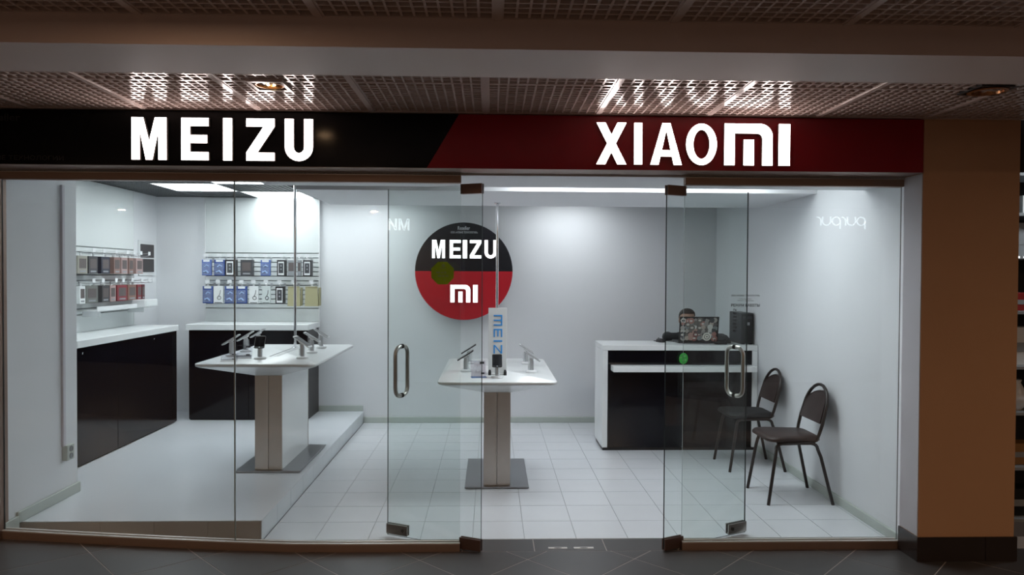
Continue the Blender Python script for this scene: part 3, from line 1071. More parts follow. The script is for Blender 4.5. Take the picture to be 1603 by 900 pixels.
bot = [('blister', -2.980, -2.876, 'blue charger pack at the left end of the lower row', BLUE, .03),
       ('cable', -2.869, -2.772, 'white box with a coiled cable print between two blue packs', M['paper'], .04),
       ('blister', -2.753, -2.649, 'dark blue charger pack right of the white cable box, lower row', BLUE, .03),
       ('blister', -2.634, -2.529, 'blue charger pack, rightmost blue one in the lower row', BLUE, .03),
       ('cable', -2.503, -2.411, 'pale cable pack with dark top and bottom lines in the lower row', M['paper'], .02),
       ('cable', -2.371, -2.286, 'pale cable pack left of the black phone-print box in the lower row', colour('pale_card', (.62, .68, .68)), .02),
       ('phonebox', -2.234, -2.148, 'black box printed with a white phone, the only one in the lower row', None, .07),
       ('envelope', -2.109, -1.977, 'beige paper sleeve behind the chrome rod in the lower row', None, .06),
       ('envelope', -1.931, -1.792, 'beige paper sleeve at the right end of the lower row', None, .08)]
for rowi, (row, z0, z1) in enumerate(((top, 1.578, 1.742), (bot, 1.290, 1.468))):
    for k, (kd, a, b, lab, c, d) in enumerate(row):
        zz0 = z0 - .027 if kd == 'envelope' else z0
        pack(kd, b - a, z1 - zz0, d, ((a + b) / 2, 7.562, zz0), 0, lab, G1, c)
        hook((a + b) / 2, 7.754, z1 + .014, 0, .20, 'white flagged hook, %s from the left in the %s row of the back slatwall' % (ORD[k], 'upper' if rowi == 0 else 'lower'), GH)

G2 = 'packs on the left slatwall'
GH2 = 'hooks on the left slatwall'
BR = colour('rosy_brown_card', (0.27, 0.17, 0.15))
PK = colour('pink_grey_card', (0.42, 0.30, 0.29))
GB = colour('grey_beige_card', (0.30, 0.29, 0.25))
NV = colour('navy_card', (0.03, 0.035, 0.055))
CH = colour('charcoal_card', (0.06, 0.06, 0.065))
GG = colour('grey_green_card', (0.17, 0.18, 0.165))
RD = colour('dark_red_card', (0.24, 0.035, 0.045))
MR = colour('maroon_card', (0.12, 0.025, 0.03))
RB = colour('bronze_red_card', (0.26, 0.15, 0.12))
r1 = [(6.062, 6.205, 'grey beige pack at the near end of the upper row on the left slatwall', GB, .05),
      (6.222, 6.365, 'charcoal pack, second of the upper row on the left slatwall', CH, .06),
      (6.422, 6.565, 'navy pack between two white edges on the left slatwall', NV, .05),
      (6.635, 6.747, 'rosy brown pack in the middle of the upper row on the left slatwall', BR, .06),
      (6.765, 6.880, 'pink grey pack, fifth of the upper row on the left slatwall', PK, .05),
      (6.905, 6.990, 'small brown pack near the far end of the left slatwall', BR, .04),
      (7.045, 7.175, 'pink grey pack at the far end of the upper row on the left slatwall', PK, .05)]
r2 = [(6.087, 6.170, 'white pack at the near end of the lower row on the left slatwall', M['paper'], .04),
      (6.182, 6.365, 'wide grey green pack in the lower row on the left slatwall', GG, .05),
      (6.430, 6.555, 'charcoal pack in the lower row on the left slatwall', CH, .05),
      (6.568, 6.664, 'pink grey pack left of the dark red one, lower row', PK, .04),
      (6.689, 6.872, 'dark red pack in the lower row on the left slatwall', RD, .05),
      (6.886, 7.043, 'bronze red pack right of the dark red one', RB, .05),
      (7.065, 7.147, 'slim dark red pack near the far end of the lower row', RD, .04),
      (7.160, 7.215, 'slim maroon pack at the far end of the lower row', MR, .04)]
for row, z0, z1 in ((r1, 1.592, 1.742), (r2, 1.342, 1.488)):
    for k, (a, b, lab, c, d) in enumerate(row):
        # front faces +X: local -y -> +X means rotate by +90 degrees
        pack('box', b - a, z1 - z0, d, (-3.405, (a + b) / 2, z0), R(90), lab, G2, c)
        hook(XA + .046, (a + b) / 2, z1 + .014, R(90), .20, 'white flagged hook, %s from the glass in the %s row of the left slatwall' % (ORD[k], 'upper' if row is r1 else 'lower'), GH2)

# clear shelf at the foot of the left slatwall
t = thing('acrylic_shelf', (XA + .046, 6.72, 1.27), 'white narrow shelf under the packs on the left slatwall', 'shelf')
MB().box(0, .17, -.48, .45, 0, .006).build('shelf_plate', M['white_plastic'], t)
MB().box(.165, .17, -.48, .45, .006, .04).build('shelf_lip', M['white_plastic'], t)
for y in (-.4, .38):
    MB().box(0, .15, y, y + .006, -.05, 0).build('bracket', M['white_plastic'], t)
t = thing('white_tray', (-3.33, 7.06, 1.276), 'small white tray at the far end of the narrow wall shelf', 'tray')
MB().box(-.06, .06, -.13, .13, 0, .07, .006, 2).build('tray_body', M['white_plastic'], t)
MB().box(.0605, .062, -.11, .11, .015, .055).build('tray_label', M['paper'], t)

# small framed panel on the far left wall
t = thing('wall_panel', (XA, 7.565, 1.745), 'white frame with two dark square panels by the left back corner', 'wall panel')
MB().box(0.0, .012, -.17, .17, -.17, .19, .002, 1).build('frame', M['white_plastic'], t)
MB().box(.0125, .020, -.14, .14, .014, .150, .002, 1).build('dark_square', M['dark_plastic'], t)
MB().box(.0125, .020, -.14, .14, -.135, .000, .002, 1).build('dark_square', M['dark_plastic'], t)

# trunking and socket on the left wall
tag(MB().box(XL, XL + .016, 4.748, 4.776, .47, 2.166, .002, 1).build('cable_trunking', M['jamb']), 'thin grey cable trunking running down the left white wall', 'trunking')
t = thing('power_socket', (XL, 4.79, .375), 'grey double power socket at the foot of the wall trunking', 'socket')
MB().box(0, .036, -.035, .045, 0, .10, .004, 2).build('socket_box', M['base'], t)
for z in (.027, .073):
    mb = MB().lathe([(0, 0), (.019, 0), (.019, .004), (.015, .004), (.013, .001), (0, .001)], (0, 0, 0), 16).xf(Matrix.Rotation(R(90), 4, 'Y')).xf(Matrix.Translation((.0365, .005, z)))
    mb.build('socket_face', M['grey_card'], t)

# ------------------------------------------------------------------ display tables
def rrect(hx, hy, r, z, n=6, cx=0, cy=0):
    out = []
    for (sx, sy, a0) in ((1, 1, 0), (-1, 1, 90), (-1, -1, 180), (1, -1, 270)):
        for k in range(n + 1):
            a = R(a0 + 90 * k / n)
            out.append((cx + sx * (hx - r) + r * math.cos(a), cy + sy * (hy - r) + r * math.sin(a), z))
    return out


def display_table(x, y, z, label):
    t = thing('display_table', (x, y, z), label, 'table', 'display tables')
    mb = MB()
    mb.box(-.24, .24, -.42, .42, .004, .016, .001, 1)
    mb.build('base_plate', M['steel_base'], t)
    MB().box(-.232, .232, -.412, .412, 0, .004).build('base_gasket', M['gasket'], t)
    p = MB().box(-.098, .098, -.378, .378, .016, .720).build('pedestal', M['white_lam'], t)
    for s in (-1, 1):
        for a, b in ((-.1, -.0015), (.0015, .1)):
            MB().box(a, b, s * .379 - (.012 if s < 0 else 0), s * .379 + (0 if s < 0 else .012), .017, .719, .0008, 1).build('end_panel', M['steel'], p)
    mb = MB()
    mb.loft([rrect(.106, .392, .01, .7205), rrect(.405, .70, .05, .816), rrect(.423, .718, .06, .824)], True)
    mb.build('underside', M['white_lam'], t, smooth=True)
    mb = MB()
    mb.loft([rrect(.420, .715, .06, .825), rrect(.425, .720, .06, .829), rrect(.425, .720, .06, .840), rrect(.421, .716, .058, .844)])
    mb.build('table_top', M['white_lam'], t, smooth=True)
    return t


T1 = (-1.645, 5.785, PZ)
T2 = (.053, 5.785, 0)
t1 = display_table(*T1, 'white display table on a steel-ended pedestal, standing on the raised platform')
t2 = display_table(*T2, 'white display table on a steel-ended pedestal, below the round sign')
for dx_, w_ in ((-.035, .012), (.0, .004), (.022, .004)):
    MB().box(dx_ - w_ / 2, dx_ + w_ / 2, -.24, .36, .8442, .8450).build('cable_slot', M['dark_plastic'], t1)

for x, y, z0, z1, lab in ((-1.665, 6.20, PZ + .8445, SZ, 'chrome rod rising from the platform table to the ceiling grille'), (.056, 6.25, .8445, 2.222, 'chrome rod rising from the table below the round sign to the soffit')):
    t = thing('ceiling_rod', (x, y, z0), lab, 'rod', 'chrome rods')
    MB().tube([(0, 0, 0), (0, 0, z1 - z0)], .0115, 14).build('tube', M['chrome'], t, smooth=True)
    MB().lathe([(0, 0), (.03, 0), (.03, .006), (.014, .012), (0, .012)]).build('floor_flange', M['chrome'], t, smooth=True)
    mb = MB().lathe([(0, 0), (.014, 0), (.03, .006), (.03, .012), (0, .012)], (0, 0, z1 - z0 - .012))
    mb.build('top_flange', M['chrome'], t, smooth=True)

stand_me = {}


def stand(x, y, z, rz, label, group, col='white_plastic'):
    if col not in stand_me:
        c = M[col]
        stand_me[col] = [('base', MB().lathe([(0, 0), (.042, 0), (.044, .005), (.040, .013), (.021, .019), (0, .019)], (0, 0, 0), 24).mesh('base', c, True)),
                         ('stalk', MB().tube([(0, 0, .016), (0, 0, .085), (-.004, 0, .112)], [.017, .017, .014], 14).mesh('stalk', M['silver'] if col != 'silver' else M['white_plastic'], True)),
                         ('clamp', MB().box(-.022, .022, -.022, .022, -.010, 0, .003, 2).xf(Matrix.Translation((0, 0, .122)) @ Matrix.Rotation(R(32), 4, 'Y')).mesh('clamp', c)),
                         ('coil_cable', MB().tube([(-.014, .0, .02)] + [(-.022 + .006 * math.cos(R(60 * k)), .006 * math.sin(R(60 * k)), .02 + .0022 * k) for k in range(36)] + [(-.008, 0, .112)], .0016, 5).mesh('coil_cable', M['silver'], True))]
    t = thing('phone_stand', (x, y, z), label, 'stand', group, rz)
    for n, me in stand_me[col]:
        link(n, me, t)
    return t


phone_me = {}


def phone(x, y, z, rz, label, group, col):
    """lies on its stand: local +x is where the screen leans to"""
    if col not in phone_me:
        mt = Matrix.Rotation(R(32), 4, 'Y')
        b_ = MB()
        b_.loft([rrect(.072, .035, .010, 0), rrect(.073, .0365, .011, .002), rrect(.073, .0365, .011, .007), rrect(.072, .0355, .010, .0085)])
        b_.xf(mt)
        s_ = MB()
        s_.loft([rrect(.062, .0335, .003, .0086), rrect(.062, .0335, .003, .0092)])
        s_.xf(mt)
        h_ = MB().lathe([(0, 0), (.005, 0), (.005, .0006), (0, .0006)], (.067, 0, .0086), 12)
        h_.xf(mt)
        phone_me[col] = [('phone_body', b_.mesh('phone_body', M[col], True)), ('screen', s_.mesh('screen', M['screen'])), ('home_button', h_.mesh('home_button', M['silver']))]
    t = thing('smartphone', (x, y, z + .1225), label, 'phone', group, rz)
    for n, me in phone_me[col]:
        link(n, me, t)
    return t


z1_, z2_ = PZ + .844, .844
F = R(-90)
for (x, y, z, rz, pc, where) in (
        (-1.700, 5.375, z1_, R(-78), 'black_plastic', 'at the front edge of the platform table'),
        (-1.975, 5.560, z1_, R(180), 'silver', 'nearest on the left edge of the platform table'),
        (-1.975, 5.880, z1_, R(180), 'silver', 'second along the left edge of the platform table'),
        (-1.975, 6.200, z1_, R(180), 'silver', 'third along the left edge of the platform table'),
        (-1.400, 5.410, z1_, R(-12), 'white_plastic', 'nearest on the right edge of the platform table'),
        (-1.425, 5.800, z1_, R(0), 'silver', 'second along the right edge of the platform table'),
        (-1.440, 6.180, z1_, R(0), 'silver', 'farthest on the right edge of the platform table'),
        (.050, 5.285, z2_, F, 'black_plastic', 'at the front edge of the table with the upright name board'),
        (-.192, 5.634, z2_, R(180), 'dark_plastic', 'nearer one on the left edge of the table below the round sign'),
        (-.182, 6.121, z2_, R(180), 'dark_plastic', 'farther one on the left edge of the table below the round sign'),
        (.320, 5.585, z2_, R(0), 'silver', 'nearer one on the right edge of the table below the round sign'),
        (.307, 6.127, z2_, R(0), 'silver', 'farther one on the right edge of the table below the round sign')):
    stand(x, y, z, rz, 'phone stand ' + where, 'phone stands')
    cn = {'black_plastic': 'black', 'silver': 'silver', 'white_plastic': 'white', 'dark_plastic': 'dark grey'}[pc]
    phone(x, y, z, rz, '%s smartphone %s' % (cn, where), 'phones on stands', pc)

# upright name board
t = thing('name_board', (.054, 5.47, z2_), 'tall white board with vertical blue lettering on the table below the round sign', 'board')
MB().box(-.069, .069, 0, .014, .012, .505, .001, 1).build('board', M['white_lam'], t)
MB().box(-.067, .067, -.03, .05, 0, .010, .002, 1).build('foot', M['white_plastic'], t)
for s in (-.069, .047):
    mb = MB().box(s, s + .022, -.055, -.031, .0, .030, .002, 1)
    mb.box(s + .002, s + .020, -.052, -.010, .030, .038, .001, 1)
    mb.build('clip', M['black_plastic'], t)
zc = .452
for ch, L in (('M', .082), ('E', .062), ('I', .012), ('Z', .066), ('U', .062)):
    h_, sW = .066, .0105
    if ch == 'M':
        ps = [rect(0, L, h_ - sW, h_), rect(0, sW, 0, h_ - sW), rect(L / 2 - sW / 2, L / 2 + sW / 2, 0, h_ - sW), rect(L - sW, L, 0, h_ - sW)]
    else:
        ps = letter(ch, L, h_, sW if ch != 'I' else L, sW)
    mb = MB()
    for p in ps:
        mb.prism([(-.030 + v, zc - u) for u, v in p], -.0025, -.0002)
    mb.build('letter', M['blue_print'], t)
    zc -= L + .024

# acrylic card holders
def card_holder(x, y, z, rz, w, h, label, strip, lean_deg=22):
    t = thing('card_holder', (x, y, z), label, 'card holder', 'acrylic card holders', rz)
    mt = Matrix.Rotation(R(-lean_deg), 4, 'X')
    MB().box(-w / 2, w / 2, -.001, .001, 0, h).xf(mt).build('acrylic_sheet', M['acrylic'], t)
    MB().box(-w / 2 + .004, w / 2 - .004, .0012, .0018, .006, h * (.24 if lean_deg > 30 else .97)).xf(mt).build('price_card', M['paper'] if lean_deg > 30 else M['acrylic'], t)
    MB().box(-w / 2, w / 2, -.03, .03, 0, .004, .001, 1).build('foot', strip, t)
    mb = MB()
    mb.box(w * .12, w * .40, -.0018, -.0012, h * .78, h * .90)
    mb.box(w * .16, w * .38, -.0018, -.0012, h * .18, h * .28)
    mb.xf(mt)
    mb.build('card_print', M['dark_plastic'], t)


card_holder(-.085, 5.31, z2_, R(8), .115, .13, 'clear card holder on a blue foot beside the front phone stand', colour('blue_foot', (.10, .20, .45)))
card_holder(-1.885, 5.26, z1_, R(14), .115, .07, 'small clear price holder at the front left of the platform table', M['white_plastic'], 48)
card_holder(-1.845, 5.43, z1_, R(14), .13, .12, 'taller clear price holder behind the small one on the platform table', M['white_plastic'], 40)

# ------------------------------------------------------------------ reception desk
t = thing('reception_desk', (1.74, 6.78, 0), 'white framed reception desk with black front panel and shelf', 'desk')


def ondesk(o):
    o.location = (-1.74, -6.78, 0)
    return o


ondesk(MB().box(1.020, 1.070, 6.53, 6.99, .03, .915, .003, 1).build('side_panel', M['white_lam'], t))
ondesk(MB().box(2.400, 2.450, 6.53, 6.99, .03, .915, .003, 1).build('side_panel', M['white_lam'], t))
ondesk(MB().box(1.020, 2.450, 6.53, 6.99, .917, .965, .003, 1).build('desk_top', M['white_lam'], t))
ondesk(MB().box(1.071, 2.399, 6.545, 6.563, .026, .914).build('front_panel', M['black_gloss'], t))
ondesk(MB().box(1.098, 2.398, 6.40, 6.543, .735, .786, .003, 1).build('shelf', M['white_lam'], t))
ondesk(MB().box(1.030, 2.440, 6.55, 6.97, 0, .029).build('plinth', M['black_matt'], t))

# mouse
t = thing('computer_mouse', (1.625, 6.85, .965), 'black computer mouse on the reception desk left of the laptop', 'mouse', rz=R(20))
mb = MB()
mb.loft([rrect(.030, .050, .028, 0, 6), rrect(.031, .052, .029, .010, 6), rrect(.026, .044, .025, .026, 6), rrect(.014, .026, .013, .034, 6)])
mb.build('mouse_body', M['black_plastic'], t, smooth=True)
MB().tube([(-.004, .03, .033), (.004, .03, .033)], .007, 10).build('scroll_wheel', M['dark_plastic'], t, smooth=True)
tag(MB().tube([(1.60, 6.90, .968), (1.585, 6.955, .968), (1.66, 6.975, .968), (1.735, 6.90, .968), (1.765, 6.86, .969)], .003, 6).build('mouse_cable', M['black_plastic'], None, True), 'thin black mouse cable lying on the desk', 'cable')

# laptop, lid towards the camera, covered with stickers
LX, LY = 1.945, 6.70
t = thing('laptop', (LX, LY, .965), 'open laptop with sticker covered lid on the reception desk', 'laptop')
MB().box(-.185, .185, .0, .245, .003, .020, .004, 2).build('laptop_base', M['dark_plastic'], t)
mb = MB()
for r_ in range(5):
    for c_ in range(12):
        mb.box(-.155 + c_ * .026, -.133 + c_ * .026, .045 + r_ * .022, .063 + r_ * .022, .0205, .023)
k_ = mb.build('keyboard', M['black_plastic'], t)
k_['kind'] = 'stuff'
lean = Matrix.Translation((0, -.002, .018)) @ Matrix.Rotation(R(10), 4, 'X')
MB().box(-.185, .185, -.004, .004, 0, .240, .003, 2).xf(lean).build('lid', M['black_plastic'], t)
MB().box(-.172, .172, .0043, .005, .014, .228).xf(lean).build('screen', M['screen'], t)
STK = [(.34, .16, .14), (.34, .32, .30), (.05, .05, .055), (.50, .48, .45), (.10, .09, .09), (.14, .13, .12), (.40, .34, .30), (.20, .22, .23), (.26, .25, .24), (.56, .55, .53)]
rnd = random.Random(5)
gx, gz = 9, 6
for i in range(gx):
    for j in range(gz):
        cx_ = -.165 + .330 * (i + .5) / gx + rnd.uniform(-.008, .008)
        cz_ = .016 + .208 * (j + .5) / gz + rnd.uniform(-.007, .007)
        rr_ = rnd.uniform(.019, .030)
        if (cx_ - .077) ** 2 + (cz_ - .050) ** 2 < .0016:
            continue
        n = rnd.choice((4, 5, 6, 14, 14, 14))
        a0 = rnd.uniform(0, 90)
        lay = -.0045 - .0004 * ((i * 7 + j * 3) % 5)
        col_ = STK[rnd.randrange(len(STK))]
        if -.08 < cx_ < .0 and cz_ < .10:
            col_ = rnd.choice(((.26, .09, .08), (.40, .24, .21), (.16, .06, .06)))
        mb = MB().prism([(max(-.18, min(.18, cx_ + rr_ * math.cos(R(a0 + 360 * k / n)))), max(.006, min(.234, cz_ + rr_ * math.sin(R(a0 + 360 * k / n))))) for k in range(n)], lay, lay + .0004)
        mb.xf(lean)
        o = mb.build('sticker', colour('sticker_%d' % STK.index(col_) if col_ in STK else 'sticker_red_%d' % int(col_[0] * 100), col_), t)
        if rr_ > .027:
            mb = MB().prism([(cx_ + rr_ * .5 * math.cos(R(a0 + 360 * k / 10)), cz_ + rr_ * .35 * math.sin(R(a0 + 360 * k / 10))) for k in range(10)], lay - .0003, lay)
            mb.xf(lean)
            mb.build('sticker_print', colour('sticker_ink', (.06, .055, .055)) if sum(col_) > .7 else colour('sticker_pale_ink', (.55, .50, .46)), o)
mb = MB().prism([(.077 + .040 * math.cos(R(360 * k / 24)), .050 + .040 * math.sin(R(360 * k / 24))) for k in range(24)], -.0074, -.0070)
mb.xf(lean)
o = mb.build('sticker', colour('white_sticker', (.72, .70, .64)), t)
tag(o, 'large round white sticker')
mb = MB()
for q in ring_quads([(.077 + .026 * math.cos(R(15 * k)), .050 + .026 * math.sin(R(15 * k))) for k in range(25)], [(.077 + .021 * math.cos(R(15 * k)), .050 + .021 * math.sin(R(15 * k))) for k in range(25)]):
    mb.prism(q, -.0078, -.0075)
mb.prism(rect(.069, .085, .046, .054), -.0078, -.0075)
mb.xf(lean)
mb.build('sticker_print', colour('sticker_ink', (.06, .055, .055)), o)

# black computer unit and set-top box at the right end of the desk
t = thing('computer_tower', (2.345, 6.78, .965), 'black computer tower standing at the right end of the desk', 'computer')
MB().box(-.015, .095, -.15, .19, .006, .292, .005, 2).build('case', M['dark_plastic'], t)
MB().box(-.011, .091, -.160, -.151, .012, .286, .004, 2).build('front_bezel', M['black_plastic'], t)
MB().box(-.004, .084, -.1625, -.161, .235, .262, .001, 1).build('drive_bay', M['dark_plastic'], t)
MB().box(.030, .058, -.1625, -.1606, .178, .206).build('logo_sticker', M['grey_card'], t)
for x in (.005, .075):
    MB().box(x - .012, x + .012, -.15, .16, 0, .006).build('rubber_foot', M['gasket'], t)
t = thing('receipt_printer', (2.185, 6.80, .965), 'low black box with sloping front between laptop and computer tower', 'printer')
mb = MB()
mb.prism([(-.12, .004), (.12, .004), (.12, .075), (.0, .070), (-.12, .035)], -.055, .065, 'YZ')
mb.build('printer_body', M['black_plastic'], t)
MB().box(-.040, .050, .02, .10, .0755, .080, .001, 1).build('paper_lid', M['dark_plastic'], t)
for x in (-.04, .05):
    for y in (-.1, .1):
        MB().box(x - .006, x + .006, y - .006, y + .006, 0, .004).build('rubber_foot', M['gasket'], t)
t = thing('network_router', (2.135, 6.63, .965), 'small black router lying in front of the low black box', 'router')
MB().box(-.055, .055, -.03, .03, .002, .024, .004, 2).build('router_body', M['black_plastic'], t)
for x in (-.045, .045):
    MB().tube([(x, .028, .012), (x, .034, .045)], .004, 8).build('antenna', M['black_plastic'], t, smooth=True)
mb = MB()
for x in (-.03, -.01, .01, .03):
    mb.box(x - .004, x + .004, -.0312, -.0303, .01, .014)
mb.build('port_row', M['dark_plastic'], t)

# ------------------------------------------------------------------ person behind the desk
PX, PY = 1.985, 7.30
SEAT = .47
t = thing('office_stool', (PX, PY + .10, 0), 'black stool behind the reception desk, under the seated person', 'stool')
MB().lathe([(0, 0), (.17, 0), (.185, .012), (.185, .04), (.16, .055), (0, .055)], (0, 0, SEAT - .06), 24).build('seat', M['black_plastic'], t, smooth=True)
MB().tube([(0, 0, .05), (0, 0, SEAT - .06)], .025, 12).build('column', M['chrome'], t, smooth=True)
for k in range(5):
    a = R(72 * k + 18)
    l_ = MB().tube([(0, 0, .06), (.20 * math.cos(a), .20 * math.sin(a), .05)], [.02, .013], 8).build('leg', M['black_plastic'], t, smooth=True)
    MB().ell((.20 * math.cos(a), .20 * math.sin(a), .0225), .016, .016, .022, 10, 8).build('castor', M['black_plastic'], l_, smooth=True)

mb = MB()
hc_ = Vector((PX, PY - .075, 1.155))         # head centre
# trunk
trunk = [((PX, PY + .10, SEAT + .085), .165, .115), ((PX, PY + .10, SEAT + .20), .150, .105), ((PX, PY + .07, SEAT + .33), .160, .110), ((PX, PY + .03, SEAT + .45), .180, .110), ((PX, PY + .01, SEAT + .515), .150, .085), ((PX, PY - .01, SEAT + .555), .075, .065)]
rings = [[(c[0] + rx * math.cos(R(18 * k)), c[1] + ry * math.sin(R(18 * k)), c[2]) for k in range(20)] for c, rx, ry in trunk]
mb.loft(rings)
mb.cone((PX, PY - .005, SEAT + .53), (PX, PY - .05, 1.075), .058, .052)
for s in (-1, 1):
    sh = Vector((PX + s * .180, PY + .0, SEAT + .505))
    el = Vector((PX + s * .235, PY - .215, SEAT + .525))
    wr = Vector((PX + s * .085, PY - .385, SEAT + .555))
    mb.cone(sh, el, .056, .043)
    mb.cone(el, wr, .042, .028)
    hd_ = (wr - el).normalized()
    pc = wr + Vector((-s * .02, -.045, -.004))
    mb.cone(wr, pc, .026, .024)
    side = Vector((1, 0, 0))
    for k, (off, ln) in enumerate(((-.030, .060), (-.010, .072), (.010, .067), (.030, .052))):
        b0 = pc + side * off + Vector((0, -.012, .002))
        m0 = b0 + Vector((0, -ln * .5, .010))
        e0 = m0 + Vector((0, -ln * .35, -.018))
        mb.cone(b0, m0, .0092, .0085, 8)
        mb.cone(m0, e0, .0085, .0072, 8)
    th0 = wr + Vector((-s * .022, -.02, 0))
    th1 = th0 + Vector((-s * .028, -.03, -.006))
    mb.cone(th0, th1, .0115, .009, 8)
    mb.cone(th1, th1 + Vector((-s * .004, -.026, -.002)), .009, .0075, 8)
    hip = Vector((PX + s * .095, PY + .08, SEAT + .075))
    kn = Vector((PX + s * .155, PY - .235, SEAT + .07))
    # feet drawn back under the stool
    an = Vector((PX + s * .150, PY - .15, .085))
    mb.cone(hip, kn, .078, .056)
    mb.cone(kn, an, .054, .036)
    mb.cone(an + Vector((0, .02, -.045)), an + Vector((s * .02, -.135, -.052)), .038, .031)
# head
mb.ell(hc_ + Vector((0, .005, .018)), .074, .092, .096, 24, 16)
mb.ell(hc_ + Vector((0, -.030, -.055)), .056, .060, .062, 20, 12)
mb.ell(hc_ + Vector((0, -.068, -.098)), .026, .022, .016, 12, 8)
mb.cone(hc_ + Vector((0, -.090, .008)), hc_ + Vector((0, -.104, -.030)), .009, .014, 10)
for s in (-1, 1):
    mb.ell(hc_ + Vector((s * .075, .008, -.005)), .010, .020, .032, 10, 8)
    mb.ell(hc_ + Vector((s * .032, -.082, .026)), .022, .010, .007, 10, 8)
    mb.ell(hc_ + Vector((s * .036, -.054, -.028)), .026, .026, .026, 12, 8)
mb.ell(hc_ + Vector((0, -.090, -.062)), .022, .010, .0055, 10, 8)
mb.ell(hc_ + Vector((0, -.088, -.072)), .019, .010, .006, 10, 8)
raw = mb.build('person_raw', M['skin'])
md = raw.modifiers.new('r', 'REMESH')
md.mode = 'VOXEL'
md.voxel_size = .0055
md.use_smooth_shade = True
sm = raw.modifiers.new('s', 'SMOOTH')
sm.factor = .5
sm.iterations = 3
me = bpy.data.meshes.new_from_object(raw.evaluated_get(bpy.context.evaluated_depsgraph_get()))
bpy.data.objects.remove(raw)
me.name = 'person'
me.materials.clear()
for m_ in (M['skin'], M['shirt'], M['jeans'], M['black_plastic'], M['lip']):
    me.materials.append(m_)
for p in me.polygons:
    c = p.center
    rel = c - hc_
    if c.z > 1.075 and abs(rel.x) < .12:
        p.material_index = 4 if (abs(rel.x) < .022 and -.082 < rel.z < -.056 and rel.y < -.088) else 0
    elif c.z > SEAT + .045 and c.z > .5 and not (c.y < PY - .10 and c.z < SEAT + .20):
        hand = c.y < PY - .375 and c.z > SEAT + .4
        p.material_index = 0 if hand else 1
    elif c.z < .085:
        p.material_index = 3
    else:
        p.material_index = 2
    p.use_smooth = True
pr = tag(link('person', me), 'person with short dark hair in black, seated behind the laptop at the desk', 'person')
mb = MB()
rings = []
for i in range(9):
    th = R(90 * i / 8)
    rings.append([hc_ + Vector((.0805 * math.cos(th) * math.cos(R(15 * k)), .012 + .097 * math.cos(th) * math.sin(R(15 * k)) * (.93 if math.sin(R(15 * k)) < 0 else 1.0),
                                (.052 if math.sin(R(15 * k)) < -.35 else (.015 if math.sin(R(15 * k)) < .3 else -.045)) * (1 - math.sin(th)) + .018 + .098 * math.sin(th) + .006 * math.sin(3.1 * k) * math.cos(th))) for k in range(24)])
mb.loft(rings)
mb.build('hair', M['hair'], pr, smooth=True)
for s in (-1, 1):
    MB().ell(hc_ + Vector((s * .031, -.078, .010)), .0125, .010, .009, 12, 8).build('eye', M['eye'], pr, smooth=True)
    MB().ell(hc_ + Vector((s * .031, -.0868, .010)), .0050, .003, .0050, 10, 6).build('iris', M['hair'], pr, smooth=True)
    MB().tube([hc_ + Vector((s * .014, -.0925, .030)), hc_ + Vector((s * .032, -.0915, .036)), hc_ + Vector((s * .050, -.080, .030))], .0035, 6).build('eyebrow', M['hair'], pr, smooth=True)

